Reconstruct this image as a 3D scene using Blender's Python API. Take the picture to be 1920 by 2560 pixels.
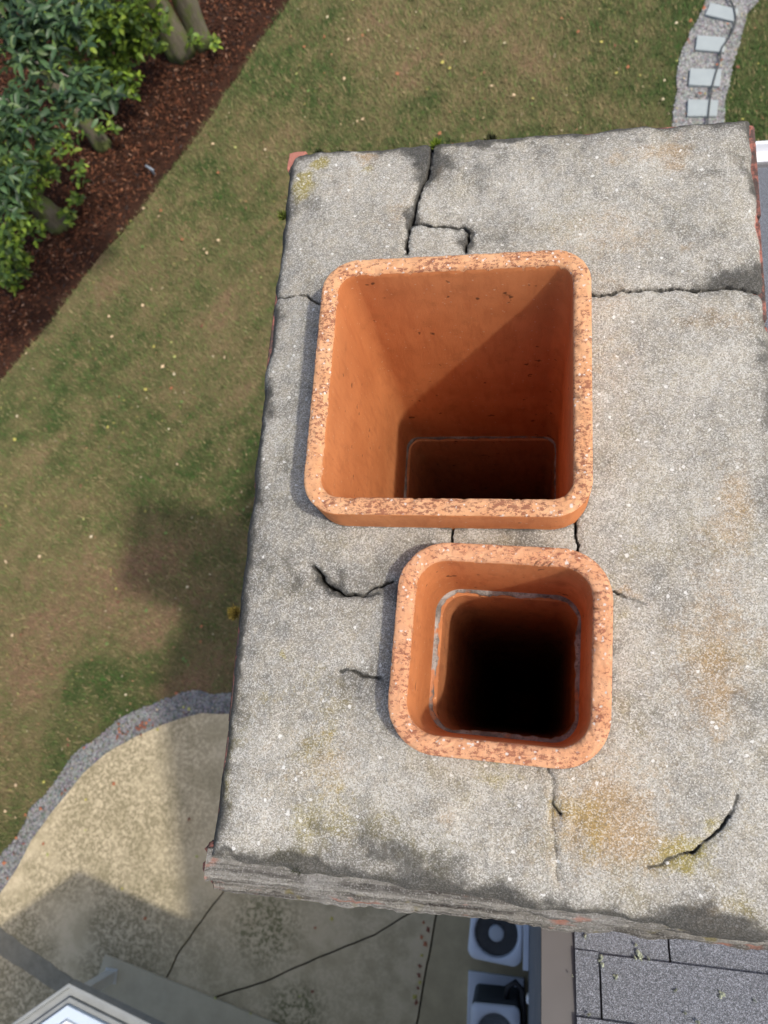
import bpy, bmesh, math, random
import numpy as np
from mathutils import Vector, Matrix
rng = np.random.default_rng(7); random.seed(7)
S = bpy.context.scene
for o in list(bpy.data.objects): bpy.data.objects.remove(o)
ZC = 8.8                                   # height of the chimney crown above the ground
# ------------------------------------------------------------------ camera, sky, sun, exposure
cam = bpy.data.cameras.new('camera'); camo = bpy.data.objects.new('camera', cam); S.collection.objects.link(camo)
camo.matrix_world = Matrix([[0.9813, -0.0137, 0.1922, 0.5054], [0.0638, 0.9643, -0.2571, 0.2489], [-0.1818, 0.2645, 0.9471, 10.022], [0.0, 0.0, 0.0, 1.0]])
cam.sensor_fit = 'VERTICAL'; cam.sensor_height = 34.6; cam.lens = 25.305; cam.clip_start = .05; cam.clip_end = 1000
cam.dof.use_dof = True; cam.dof.focus_distance = 1.27; cam.dof.aperture_fstop = 5.4
S.camera = camo
SUN = Vector((-1, .32, -1.6)).normalized()
w = bpy.data.worlds.new('World'); S.world = w; w.use_nodes = True
nt = w.node_tree; bg = nt.nodes['Background']; sky = nt.nodes.new('ShaderNodeTexSky'); sky.sky_type = 'NISHITA'; sky.sun_disc = False
sky.sun_elevation = math.asin(-SUN.z); sky.sun_rotation = math.atan2(-SUN.x, -SUN.y)
nt.links.new(sky.outputs[0], bg.inputs[0]); bg.inputs[1].default_value = .15; sky.dust_density = 4.0; sky.air_density = 1.0
sl = bpy.data.lights.new('sun', 'SUN'); sl.energy = 2.05; sl.angle = math.radians(2.2); sl.color = (1, .95, .87)
so = bpy.data.objects.new('sun', sl); S.collection.objects.link(so); so.rotation_euler = SUN.to_track_quat('-Z', 'Y').to_euler()
S.view_settings.view_transform = 'Standard'; S.view_settings.look = 'None'; S.view_settings.exposure = 0.58; S.view_settings.gamma = 1
S.render.engine = 'CYCLES'

# ------------------------------------------------------------------ helpers: noise
_lat = rng.random((64, 64, 64)).astype(np.float32)
def vnoise(x, y, z=0.0):
    x, y, z = np.broadcast_arrays(np.asarray(x, float), np.asarray(y, float), np.asarray(z, float))
    xi, yi, zi = np.floor(x).astype(int), np.floor(y).astype(int), np.floor(z).astype(int)
    f = lambda t: t * t * (3 - 2 * t)
    fx, fy, fz = f(x - xi), f(y - yi), f(z - zi); g = lambda a, b, c: _lat[(xi + a) & 63, (yi + b) & 63, (zi + c) & 63]
    l = lambda a, b, t: a + (b - a) * t
    return l(l(l(g(0,0,0), g(1,0,0), fx), l(g(0,1,0), g(1,1,0), fx), fy), l(l(g(0,0,1), g(1,0,1), fx), l(g(0,1,1), g(1,1,1), fx), fy), fz)
def fbm(x, y, z=0.0, n=4):
    s = 0; a = .5; k = 1.0
    for i in range(n): s = s + a * vnoise(x * k + 17.3 * i, y * k + 5.1 * i, np.asarray(z) * k + 3.7 * i); a *= .5; k *= 2.03
    return s / (1 - .5 ** n)
def sst(a, b, t): t = np.clip((t - a) / (b - a), 0, 1); return t * t * (3 - 2 * t)
def pdist(X, Y, pl):
    """distance to a polyline with a width at each point: returns distance / local width and distance"""
    best = np.full(X.shape, 1e9); bw = np.full(X.shape, 1.0)
    for (x0, y0, w0), (x1, y1, w1) in zip(pl[:-1], pl[1:]):
        dx, dy = x1 - x0, y1 - y0; t = np.clip(((X - x0) * dx + (Y - y0) * dy) / (dx * dx + dy * dy + 1e-12), 0, 1)
        d = np.hypot(X - x0 - t * dx, Y - y0 - t * dy); m = d < best; best = np.where(m, d, best); bw = np.where(m, w0 + (w1 - w0) * t, bw)
    return best, bw

# ------------------------------------------------------------------ helpers: objects
def link(o, parent=None):
    S.collection.objects.link(o)
    if parent: o.parent = parent
    return o
def tag(o, label=None, cat=None, group=None, kind=None):
    if label: o['label'] = label
    if cat: o['category'] = cat
    if group: o['group'] = group
    if kind: o['kind'] = kind
    return o
def empty(name, loc=(0, 0, 0), rz=0):
    o = link(bpy.data.objects.new(name, None)); o.location = loc; o.rotation_euler.z = rz; o.empty_display_size = .1; return o
def mesh_np(name, V, F, mats, cols=None, smooth=False, mi=None):
    """V (n,3), F list of arrays (m,k)"""
    if not isinstance(F, list): F = [F]
    F = [np.asarray(f, np.int32) for f in F if len(f)]
    me = bpy.data.meshes.new(name); V = np.asarray(V, np.float32)
    me.vertices.add(len(V)); me.vertices.foreach_set('co', V.ravel())
    li = np.concatenate([f.ravel() for f in F]); tot = np.concatenate([np.full(len(f), f.shape[1]) for f in F]); st = np.concatenate([[0], np.cumsum(tot)[:-1]])
    me.loops.add(len(li)); me.loops.foreach_set('vertex_index', li)
    me.polygons.add(len(tot)); me.polygons.foreach_set('loop_start', st.astype(np.int32)); me.polygons.foreach_set('loop_total', tot.astype(np.int32))
    for m in (mats if isinstance(mats, list) else [mats]): me.materials.append(m)
    if mi is not None: me.polygons.foreach_set('material_index', np.asarray(mi, np.int32))
    if smooth: me.polygons.foreach_set('use_smooth', np.ones(len(tot), bool))
    me.update(calc_edges=True)
    for k, c in (cols or {}).items():
        a = me.attributes.new(k, 'FLOAT_COLOR', 'POINT'); c = np.asarray(c, np.float32)
        if c.shape[1] == 3: c = np.hstack([c, np.ones((len(c), 1), np.float32)])
        a.data.foreach_set('color', c.ravel())
    me.validate()
    return me
def obj(name, me, parent=None): return link(bpy.data.objects.new(name, me), parent)
class B:
    """collects shapes of one part"""
    def __init__(s): s.v = []; s.f = {3: [], 4: []}; s.n = 0; s.ng = []
    def add(s, V, F):
        V = np.asarray(V, float)
        for f in F:
            f = [i + s.n for i in f]
            if len(f) in s.f: s.f[len(f)].append(f)
            else: s.ng.append(f)
        s.v.append(V); s.n += len(V); return s
    def box(s, a, b, M=None):
        (x0, y0, z0), (x1, y1, z1) = a, b
        V = np.array([(x, y, z) for z in (z0, z1) for y in (y0, y1) for x in (x0, x1)], float)
        if M is not None: V = V @ np.array(M)[:3, :3].T + np.array(M)[:3, 3]
        return s.add(V, [(0, 2, 3, 1), (4, 5, 7, 6), (0, 1, 5, 4), (2, 6, 7, 3), (0, 4, 6, 2), (1, 3, 7, 5)])
    def prism(s, poly, z0, z1):
        n = len(poly); V = [(x, y, z0) for x, y in poly] + [(x, y, z1) for x, y in poly]
        return s.add(V, [tuple(range(n))[::-1], tuple(range(n, 2 * n))] + [(i, (i + 1) % n, n + (i + 1) % n, n + i) for i in range(n)])
    def tube(s, pts, r, k=10, caps=True):
        pts = [Vector(q) for q in pts]; n = len(pts); rs = r if hasattr(r, '__len__') else [r] * n; V = []; F = []
        up = Vector((0, 0, 1)); a = None
        for i, q in enumerate(pts):
            t = (pts[min(i + 1, n - 1)] - pts[max(i - 1, 0)]).normalized()
            if a is None: a = t.orthogonal().normalized()
            a = (a - t * a.dot(t)).normalized(); b = t.cross(a)
            V += [q + (a * math.cos(2 * math.pi * j / k) + b * math.sin(2 * math.pi * j / k)) * rs[i] for j in range(k)]
        for i in range(n - 1):
            F += [(i * k + j, i * k + (j + 1) % k, (i + 1) * k + (j + 1) % k, (i + 1) * k + j) for j in range(k)]
        if caps: F += [tuple(range(k))[::-1], tuple(range((n - 1) * k, n * k))]
        return s.add([tuple(q) for q in V], F)
    def mesh(s, name, mat, smooth=False, bevel=0, seg=2):
        me = bpy.data.meshes.new(name); me.from_pydata(np.concatenate(s.v).tolist(), [], s.f[3] + s.f[4] + s.ng)
        me.materials.append(mat)
        if bevel:
            bm = bmesh.new(); bm.from_mesh(me); bmesh.ops.recalc_face_normals(bm, faces=bm.faces)
            bmesh.ops.bevel(bm, geom=[e for e in bm.edges if len(e.link_faces) == 2 and e.calc_face_angle(0) > .6], offset=bevel, segments=seg, affect='EDGES', profile=.5)
            bm.to_mesh(me); bm.free()
        if smooth: me.polygons.foreach_set('use_smooth', np.ones(len(me.polygons), bool))
        me.update(); return me
    def build(s, name, mat, parent=None, **k): return obj(name, s.mesh(name, mat, **k), parent)

# ------------------------------------------------------------------ helpers: materials
class N:
    def __init__(s, name, rough=.9, spec=.3):
        s.m = bpy.data.materials.new(name); s.m.use_nodes = True; s.t = s.m.node_tree; s.p = s.t.nodes['Principled BSDF']
        s.p.inputs['Roughness'].default_value = rough; s.p.inputs['Specular IOR Level'].default_value = spec
        g = s.t.nodes.new('ShaderNodeNewGeometry'); s.pos = g.outputs['Position']; tc = s.t.nodes.new('ShaderNodeTexCoord'); s.loc = tc.outputs['Object']
    def n(s, typ, **kw):
        nd = s.t.nodes.new(typ)
        for k, v in kw.items(): setattr(nd, k, v)
        return nd
    def put(s, sock, v):
        if isinstance(v, bpy.types.NodeSocket): s.t.links.new(v, sock)
        elif v is not None:
            if hasattr(v, '__len__') and len(v) == 3 and sock.type == 'RGBA': v = (*v, 1)
            sock.default_value = v
    def scale(s, vec, k):
        nd = s.n('ShaderNodeMapping'); s.put(nd.inputs[0], vec); nd.inputs['Scale'].default_value = k if hasattr(k, '__len__') else (k, k, k); return nd.outputs[0]
    def noise(s, sc, vec=None, detail=3, rough=.55, dist=0):
        nd = s.n('ShaderNodeTexNoise'); s.put(nd.inputs['Vector'], s.pos if vec is None else vec); nd.inputs['Scale'].default_value = sc; nd.inputs['Detail'].default_value = detail
        nd.inputs['Roughness'].default_value = rough; nd.inputs['Distortion'].default_value = dist; return nd.outputs['Fac']
    def vor(s, sc, vec=None, out='Color', feat='F1'):
        nd = s.n('ShaderNodeTexVoronoi', feature=feat); s.put(nd.inputs['Vector'], s.pos if vec is None else vec); nd.inputs['Scale'].default_value = sc; return nd.outputs[out]
    def ramp(s, f, a, b, c0=0.0, c1=1.0):
        nd = s.n('ShaderNodeMapRange'); nd.interpolation_type = 'SMOOTHSTEP'; s.put(nd.inputs[0], f)
        for i, v in enumerate((a, b, c0, c1)): s.put(nd.inputs[i + 1], v)
        return nd.outputs[0]
    def math(s, op, a, b=0.0):
        nd = s.n('ShaderNodeMath', operation=op); s.put(nd.inputs[0], a); s.put(nd.inputs[1], b); return nd.outputs[0]
    def mul(s, a, b): return s.math('MULTIPLY', a, b)
    def mix(s, f, a, b, mode='MIX'):
        nd = s.n('ShaderNodeMix', data_type='RGBA', blend_type=mode); s.put(nd.inputs[0], f); s.put(nd.inputs[6], a); s.put(nd.inputs[7], b); return nd.outputs[2]
    def attr(s, name):
        nd = s.n('ShaderNodeAttribute', attribute_name=name); sp = s.n('ShaderNodeSeparateColor'); s.put(sp.inputs[0], nd.outputs[0]); return nd.outputs[0], sp.outputs[0], sp.outputs[1], sp.outputs[2], nd.outputs['Alpha']
    def sep(s, c):
        sp = s.n('ShaderNodeSeparateColor'); s.put(sp.inputs[0], c); return sp.outputs
    def n_x(s):
        sp = s.n('ShaderNodeSeparateXYZ'); s.put(sp.inputs[0], s.pos); return sp.outputs[0]
    def rnd(s): return s.n('ShaderNodeObjectInfo').outputs['Random']
    def blob(s, c, r, soft=.5):
        nd = s.n('ShaderNodeVectorMath', operation='DISTANCE'); s.put(nd.inputs[0], s.pos); nd.inputs[1].default_value = c; return s.ramp(nd.outputs['Value'], r, r * soft)
    def bump(s, h, dist=.01, strength=1.0, prev=None):
        nd = s.n('ShaderNodeBump'); s.put(nd.inputs['Height'], h); nd.inputs['Distance'].default_value = dist; nd.inputs['Strength'].default_value = strength
        if prev is not None: s.put(nd.inputs['Normal'], prev)
        return nd.outputs[0]
    def done(s, col, nrm=None, rough=None):
        s.put(s.p.inputs['Base Color'], col)
        if nrm is not None: s.put(s.p.inputs['Normal'], nrm)
        if rough is not None: s.put(s.p.inputs['Roughness'], rough)
        return s.m
def plain(name, col, rough=.6, spec=.4, metal=0, var=.15, sc=6, bump=0):
    m = N(name, rough, spec); m.p.inputs['Metallic'].default_value = metal
    f = m.noise(sc, detail=5, rough=.65); c = m.mix(f, tuple(x * (1 - var) for x in col), tuple(min(1, x * (1 + var)) for x in col))
    return m.done(c, m.bump(m.noise(sc * 12), .004, .4) if bump else None, m.ramp(m.noise(sc * 3), .3, .7, max(0, rough - .1), min(1, rough + .1)))

# concrete crown: sandy grains, black algae, lichen and exposed brick from painted masks on the mesh
m = N('weathered_concrete', .95, .2); _, dark, yel, org, red = m.attr('stain')
g1 = m.sep(m.vor(560))[0]; g2 = m.sep(m.vor(230))[0]; n1 = m.noise(9, detail=5, rough=.6); n2 = m.noise(45, detail=4); n3 = m.noise(700, detail=2)
c = m.mix(m.ramp(n1, .25, .75), (.235, .226, .196), (.43, .41, .355))
c = m.mix(m.mul(m.ramp(m.noise(3.2, detail=5, rough=.6), .42, .68), .55), c, (.17, .16, .14))
c = m.mix(m.mul(m.ramp(m.noise(6.5, detail=6, rough=.7), .5, .72), .4), c, (.15, .14, .12))
c = m.mix(m.ramp(n2, .35, .7), c, m.mix(.5, c, (.37, .33, .25)))
olive = m.ramp(m.noise(10, detail=6, rough=.72), .48, .72); low = m.blob((.72, .25, ZC), .75, .2)
c = m.mix(m.mul(olive, m.math('ADD', .34, m.mul(low, .35))), c, (.24, .20, .10))
lich = m.noise(260, detail=4, rough=.75); lich2 = m.noise(60, detail=5, rough=.7); wob_ = m.math('ADD', m.mul(m.math('SUBTRACT', lich, .5), .8), m.mul(m.math('SUBTRACT', lich2, .5), 1.1))
c = m.mix(m.mul(m.ramp(m.math('ADD', yel, wob_), .15, .75), .85), c, m.mix(lich, (.19, .155, .02), (.33, .27, .06)))
c = m.mix(m.mul(m.ramp(m.math('ADD', org, wob_), .08, .85), .7), c, m.mix(lich, (.30, .17, .05), (.44, .29, .13)))
kd = m.ramp(m.math('ADD', dark, m.mul(wob_, .6)), .0, .95); c = m.mix(m.mul(kd, .92), c, (.030, .030, .027))
sp_ = m.ramp(kd, .2, 1.0, 1.0, .22)
c = m.mix(m.mul(m.mul(m.ramp(g1, .5, 1.0), .52), sp_), c, (.62, .605, .56)); c = m.mix(m.mul(m.ramp(g1, .45, .0), .54), c, (.11, .10, .085))
c = m.mix(m.mul(m.mul(m.ramp(g2, .993, .997), .7), sp_), c, (.70, .69, .65)); c = m.mix(m.mul(m.ramp(n3, .45, .25), .6), c, (.12, .115, .10))
c = m.mix(m.ramp(m.math('ADD', red, m.math('MULTIPLY', m.math('SUBTRACT', n2, .5), .5)), .4, .6), c, m.mix(lich, (.30, .105, .075), (.44, .20, .15)))
bp = m.bump(m.math('ADD', m.mul(g1, .7), n3), .0018, .8); M_crown = m.done(c, bp)

# terracotta flue: smooth body, broken rim
def terracotta(name, a, b, streak, soot=0):
    m = N(name, .82, .25); n1 = m.noise(7, detail=5); n2 = m.noise(60, m.scale(m.pos, (1, 1, .25)), detail=4); n3 = m.noise(420, detail=3, rough=.7)
    c = m.mix(m.ramp(n1, .3, .7), a, b); c = m.mix(m.mul(m.ramp(n2, .45, .7), .5), c, streak); c = m.mix(m.mul(m.ramp(m.noise(17, detail=6, rough=.7), .52, .7), .3), c, tuple(x * .55 for x in a))
    c = m.mix(m.mul(m.ramp(n3, .66, .74), .7), c, tuple(x * .3 for x in a)); c = m.mix(m.ramp(m.sep(m.vor(330))[0], .993, .997), c, (.60, .34, .19))
    sp = m.noise(38, detail=2); c = m.mix(m.mul(m.ramp(sp, .69, .74), .75), c, (.06, .025, .012))
    return m.done(c, m.bump(m.math('ADD', n3, m.mul(m.noise(90, m.scale(m.pos, (1, 1, .15))), .6)), .0018, .8))
M_clay = terracotta('fired_clay', (.53, .188, .064), (.64, .245, .088), (.46, .152, .052))
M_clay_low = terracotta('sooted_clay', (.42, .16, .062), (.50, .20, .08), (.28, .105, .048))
def rimmat(name, hi, lo, pit):
    m = N(name, .92, .2); n1 = m.noise(190, m.scale(m.pos, (.6, 1, 1)), detail=5, rough=.7); n2 = m.noise(28, detail=4); n3 = m.noise(650, detail=3, rough=.75)
    c = m.mix(m.ramp(n2, .3, .7), hi, lo); c = m.mix(m.mul(m.ramp(m.math('ADD', m.math('ADD', m.mul(n1, .75), m.mul(n3, .3)), m.mul(m.math('SUBTRACT', m.noise(16, detail=4, rough=.7), .5), .35)), .53, .60), .85), c, pit)
    c = m.mix(m.ramp(m.sep(m.vor(300))[0], .965, .985), c, (.78, .66, .56))
    return m.done(c, m.bump(m.math('ADD', m.mul(n1, 1.2), n3), .004, .9))
M_rim = rimmat('broken_clay_rim', (.84, .47, .25), (.74, .37, .18), (.30, .11, .065))
M_rim2 = rimmat('broken_clay_rim_pink', (.83, .44, .24), (.74, .355, .18), (.34, .125, .075))
m = N('flue_joint_mortar', .95, .2); n1 = m.noise(22, detail=5, rough=.7); n2 = m.noise(110, detail=4, rough=.7); c = m.mix(m.ramp(n1, .35, .65), (.13, .12, .11), (.36, .335, .31)); c = m.mix(m.mul(m.ramp(n2, .5, .65), .7), c, (.10, .085, .075)); c = m.mix(m.ramp(m.noise(14, detail=4), .58, .66), c, (.46, .2, .1))
M_mortar = m.done(c, m.bump(n2, .004, 1))
m = N('ledge_mortar', .95, .2); str_ = m.noise(70, m.scale(m.pos, (.05, 1.5, 2.6)), detail=7, rough=.7); g = m.sep(m.vor(520))[0]
c = m.mix(m.ramp(str_, .3, .7), (.035, .030, .026), (.26, .245, .21)); c = m.mix(m.mul(m.ramp(m.noise(9, detail=4), .45, .65), .5), c, (.30, .29, .265)); c = m.mix(m.mul(m.ramp(g, .7, 1), .3), c, (.45, .44, .41)); c = m.mix(m.mul(m.ramp(g, .3, 0), .45), c, (.07, .065, .055))
c = m.mix(m.mul(m.ramp(m.noise(20, m.scale(m.pos, (.5, 1, 2)), detail=4), .6, .68), .75), c, (.30, .13, .09))
c = m.mix(m.mul(m.ramp(m.noise(16), .64, .72), .6), c, (.16, .13, .03))
M_ledge = m.done(c, m.bump(m.math('ADD', str_, m.mul(g, .4)), .006, 1))
m = N('brick_clay', .92, .2); n1 = m.noise(70, detail=5, rough=.7); n2 = m.noise(12); r = m.rnd()
c = m.mix(r, (.26, .095, .07), (.38, .16, .12)); c = m.mix(m.ramp(n1, .42, .6), c, (.11, .055, .045)); c = m.mix(m.mul(m.ramp(m.noise(30, detail=5, rough=.7), .42, .58), .85), c, (.05, .046, .042))
M_brick = m.done(c, m.bump(n1, .004, .9))
m = N('shaft_brickwork', .92, .2); bt = m.n('ShaderNodeTexBrick'); vx = m.n('ShaderNodeSeparateXYZ'); m.put(vx.inputs[0], m.pos); cb = m.n('ShaderNodeCombineXYZ')
m.put(cb.inputs[0], m.math('ADD', vx.outputs[0], vx.outputs[1])); m.put(cb.inputs[1], vx.outputs[2]); m.put(bt.inputs['Vector'], cb.outputs[0])
for k, v in (('Color1', (.32, .1, .07, 1)), ('Color2', (.42, .16, .11, 1)), ('Mortar', (.3, .28, .25, 1)), ('Scale', 1.0), ('Brick Width', .21), ('Row Height', .067), ('Mortar Size', .006)): bt.inputs[k].default_value = v
M_shaft = m.done(bt.outputs[0], m.bump(bt.outputs[1], -.006, 1))

# ground materials
m = N('lawn_soil_and_thatch', 1, .1); col = m.attr('tint')[0]; n1 = m.noise(5, detail=6, rough=.7); n2 = m.noise(60, m.scale(m.pos, (1, .5, 1)), detail=4, rough=.7)
c = m.mix(m.ramp(n2, .3, .7), m.mix(.5, col, (.05, .04, .02)), col); c = m.mix(m.mul(m.ramp(n1, .5, .75), .35), c, (.17, .12, .06))
M_lawn = m.done(c, m.bump(n2, .03, .8))
def vcol(name, rough=.8, spec=.2, trans=0):
    m = N(name, rough, spec); col = m.attr('tint')[0]; m.put(m.p.inputs['Base Color'], col)
    if trans:
        tr = m.n('ShaderNodeBsdfTranslucent'); m.put(tr.inputs[0], m.mix(.5, col, (.25, .32, .03), 'MIX')); mx = m.n('ShaderNodeMixShader'); mx.inputs[0].default_value = trans
        out = m.t.nodes['Material Output']; m.t.links.new(m.p.outputs[0], mx.inputs[1]); m.t.links.new(tr.outputs[0], mx.inputs[2]); m.t.links.new(mx.outputs[0], out.inputs[0])
    return m.m
M_blade = vcol('grass_blade', .7, .2); M_chip = vcol('mulch_chip', .95, .15); M_leaf = vcol('leaf', .5, .35, .22); M_leaf_glossy = vcol('glossy_leaf', .46, .35, .12); M_pebble = vcol('gravel_pebble', .85, .25)
m = N('mulch', 1, .1); n1 = m.noise(2.2, detail=5); n2 = m.noise(40, detail=5, rough=.75); c = m.mix(m.ramp(n2, .3, .7), (.018, .010, .007), (.075, .034, .02)); c = m.mix(m.mul(m.ramp(n1, .5, .7), .6), c, (.02, .013, .01))
M_mulch = m.done(c, m.bump(n2, .03, 1))
m = N('gravel_bed', 1, .15); v = m.sep(m.vor(38))[0]; c = m.mix(v, (.10, .10, .097), (.23, .23, .225)); M_gravel = m.done(c, m.bump(m.vor(38, out='Distance'), .02, 1))
def patio_mat(name, base, blot, amt, thr):
    m = N(name, .93, .2); n1 = m.noise(.9, detail=3); n2 = m.noise(21, detail=6, rough=.72, dist=.3); n3 = m.noise(90, detail=3); n4 = m.noise(3.2, detail=4)
    c = m.mix(n3, tuple(x * .85 for x in base), tuple(x * 1.12 for x in base)); c = m.mix(m.mul(m.ramp(n4, .42, .66), .5), c, tuple(x * y for x, y in zip(base, (.55, .56, .5))))
    zone = m.ramp(n1, .30, .54)
    zone = m.mul(zone, m.ramp(m.n_x(), -3.0, -4.6, .3, 1.0)); c = m.mix(m.mul(m.mul(m.ramp(m.math('ADD', m.mul(n2, .72), m.mul(m.noise(70, detail=4, rough=.7), .28)), .43, .55), zone), amt), c, blot)
    gz = m.math('MAXIMUM', m.blob((-2.6859, -2.4417, 0.04), .62, .3), m.blob((-2.202, -3.3537, 0.04), .5, .3)); c = m.mix(m.mul(m.mul(m.ramp(n2, .44, .60), gz), .7), c, (.06, .075, .02))
    return m.done(c, m.bump(n3, .004, .6))
M_patio = patio_mat('old_patio_concrete', (.52, .43, .28), (.19, .16, .092), .85, .43)
M_pad = plain('ac_strip_concrete', (.36, .30, .185), .95, .15, var=.3, sc=5, bump=1)
M_step = plain('stoop_concrete', (.42, .37, .26), .95, .2, var=.25, sc=4, bump=1)
M_soil = plain('dark_soil', (.03, .026, .015), 1, .1, var=.4, sc=12, bump=1)
M_shadow_strip = plain('shadow_strip_concrete', (.21, .19, .14), .9, .2, var=.45, sc=9, bump=1)  # darker concrete tone, shade put into the colour of the strip
m = N('bluestone', .8, .3); c = m.mix(m.noise(6, detail=5), (.25, .285, .285), (.35, .385, .38)); M_stone = m.done(m.mix(m.mul(m.rnd(), .3), c, (.3, .33, .33)), m.bump(m.noise(40), .004, .5))
# house materials
m = N('shingle_granules', .93, .25); v = m.sep(m.vor(600))[0]; v2 = m.noise(450, detail=3, rough=.7); r = m.rnd(); n1 = m.noise(5, detail=4)
c = m.mix(r, (.16, .174, .195), (.225, .24, .265)); c = m.mix(m.mul(n1, .5), c, (.16, .155, .15)); c = m.mix(m.ramp(v, .62, 1), c, (.42, .44, .49)); c = m.mix(m.mul(m.ramp(v, .42, .05), .8), c, (.06, .065, .075))
M_shingle = m.done(c, m.bump(m.math('ADD', v, v2), .004, 1))
M_trim = plain('brown_grey_trim_metal', (.115, .108, .102), .55, .4, var=.06, sc=5)
M_wall = plain('blue_grey_siding', (.12, .14, .175), .7, .3, var=.1, sc=3)
M_white = plain('white_aluminium', (.78, .79, .8), .4, .5, var=.05, sc=8)
M_acg = plain('ac_grey_paint', (.50, .54, .60), .5, .4, var=.1, sc=6); M_acd = plain('ac_dark_metal', (.025, .03, .032), .5, .4, var=.3, sc=9); M_hub = plain('ac_motor_hub', (.34, .37, .40), .5, .4, var=.12, sc=9)
M_padl = plain('ac_pad_plastic', (.50, .53, .58), .75, .3, var=.1, sc=6)
M_black = plain('black_rubber', (.02, .02, .022), .6, .4, var=.2, sc=20)
M_porchw = plain('porch_white_membrane', (.48, .55, .62), .6, .4, var=.07, sc=4); M_gut = plain('weathered_gutter_grey', (.24, .25, .24), .6, .4, var=.3, sc=7); M_pane = plain('porch_skylight_pane', (.16, .19, .23), .5, .4, var=.1, sc=3)
M_post = plain('porch_post_paint', (.47, .47, .43), .7, .3, var=.15, sc=8)
m = N('bark', .95, .15); n1 = m.noise(25, m.scale(m.pos, (1, 1, .2)), detail=6, rough=.7); n2 = m.noise(5, detail=4); c = m.mix(n1, (.06, .05, .035), (.2, .18, .13)); c = m.mix(m.ramp(n2, .4, .6), c, (.11, .13, .045))
M_bark = m.done(c, m.bump(n1, .03, 1))
M_twig = plain('pale_twig', (.20, .18, .15), .8, .2, var=.2, sc=10)
M_moss = vcol('moss', .95, .1)

# ================================================================== THE GROUND
def inpoly(X, Y, P):
    r = np.zeros(X.shape, bool); n = len(P)
    for i in range(n):
        (x0, y0), (x1, y1) = P[i], P[(i + 1) % n]
        with np.errstate(divide='ignore', invalid='ignore'): r ^= ((y0 > Y) != (y1 > Y)) & (X < (x1 - x0) * (Y - y0) / (y1 - y0) + x0)
    return r
MULCH = [(-8.15, 5.11), (-7.5542, 5.9804), (-6.7399, 7.3882), (-6.217, 8.1249), (-5.7081, 9.0151), (-5.1515, 9.9684), (-4.7023, 10.8563), (-4.3257, 11.7234), (-3.8853, 12.4961)]
GO = [(-3.6442, 0.3436), (-3.9713, 0.37), (-4.2145, 0.3101), (-4.5498, 0.1758), (-4.9306, -0.0078), (-5.258, -0.2114), (-5.5737, -0.4824), (-5.8114, -0.7472), (-6.0261, -1.1198), (-6.2521, -1.4243), (-6.3101, -1.647), (-6.5123, -1.9239), (-6.5616, -2.0569)]
GI = [(-3.6338, 0.07), (-3.8808, 0.07), (-4.1679, -0.0157), (-4.4767, -0.137), (-4.8287, -0.3179), (-5.1998, -0.5456), (-5.5086, -0.8357), (-5.7103, -1.1383), (-5.9146, -1.4173), (-6.109, -1.7367), (-6.2796, -2.157), (-6.3914, -2.3571), (-6.4701, -2.4695)]
PL = [(3.122, 11.45), (3.0015, 11.1496), (2.8373, 10.8013), (2.7173, 10.4509), (2.6534, 10.153), (2.6162, 9.6921), (2.5503, 9.2963)]
PR = [(3.8813, 11.3366), (3.7001, 11.1064), (3.616, 10.7234), (3.4801, 10.325), (3.4075, 9.9245), (3.3258, 9.5312), (3.2822, 9.2712)]
mulch_edge = [(-12.5, -1.5)] + MULCH + [(-2.9, 14.6), (-1.5, 18), (1, 24)]
mulch_poly = mulch_edge + [(-5, 30), (-20, 30), (-30, 10), (-26, -6), (-14, -4)]
GO = [(.5, .55), (-1.5, .5), (-2.8, .42)] + GO + [(-6.75, -2.6), (-6.95, -3.4), (-7.0, -4.6), (-6.9, -7)]
GI = [(.5, .22), (-1.5, .2), (-2.8, .15)] + GI + [(-6.6, -2.85), (-6.75, -3.5), (-6.8, -4.6), (-6.7, -7)]
grav_poly = GO + GI[::-1]; patio_poly = GI + [(.55, -7)]
PL = PL + [(2.5, 8.6), (2.6, 7.4), (2.9, 6.2)]; PR = PR + [(3.22, 8.6), (3.3, 7.4), (3.6, 6.3)]; PL = [(3.75, 13), (3.35, 12.1)] + PL; PR = [(4.6, 12.8), (4.2, 12)] + PR
path_poly = PL + PR[::-1]
def lawn_tint(x, y):
    dry = fbm(x * .55 + 3, y * .55 + 8, 0, 4) * .62 + fbm(x * 2.3, y * 2.3, 4, 3) * .32 + fbm((x + y) * .35, (x - y) * 2.4, 6, 3) * .34
    bare = np.exp(-((x + 4.9) ** 2 / 1.5 + (y - 1.7) ** 2 / 1.9)) * .30 + np.exp(-((x + 6.6) ** 2 / .9 + (y - .2) ** 2 / 1.3)) * .16 + np.exp(-((x - .4) ** 2 / 2.5 + (y - 10.6) ** 2 / 1.6)) * .12
    green = np.exp(-((x - 3.3) ** 2 / 1.2 + (y - 9) ** 2 / 9)) * .22 + np.exp(-((x + 5) ** 2 / .8 + (y - .45) ** 2 / .2)) * .2
    mid = (fbm(x * 6.5, y * 6.5, 9, 3) - .5) * .55; t = sst(.34, .88, dry + bare - green + mid)[..., None]; b = sst(.76, 1.02, dry + bare + mid * .6)[..., None]
    c = np.array((.062, .092, .028)) * (1 - t) + np.array((.195, .158, .076)) * t
    return c * (1 - b * .8) + np.array((.25, .15, .095)) * b * .8
ax = np.concatenate([-np.geomspace(300, 14, 14), np.arange(-13, 6, .16), np.geomspace(7, 300, 14)]); ay = np.concatenate([-np.geomspace(300, 9, 14), np.arange(-8, 16, .16), np.geomspace(17, 300, 14)])
X, Y = np.meshgrid(ax, ay); Zg = (fbm(X * .5, Y * .5, 2) - .5) * .03 - .02
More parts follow.
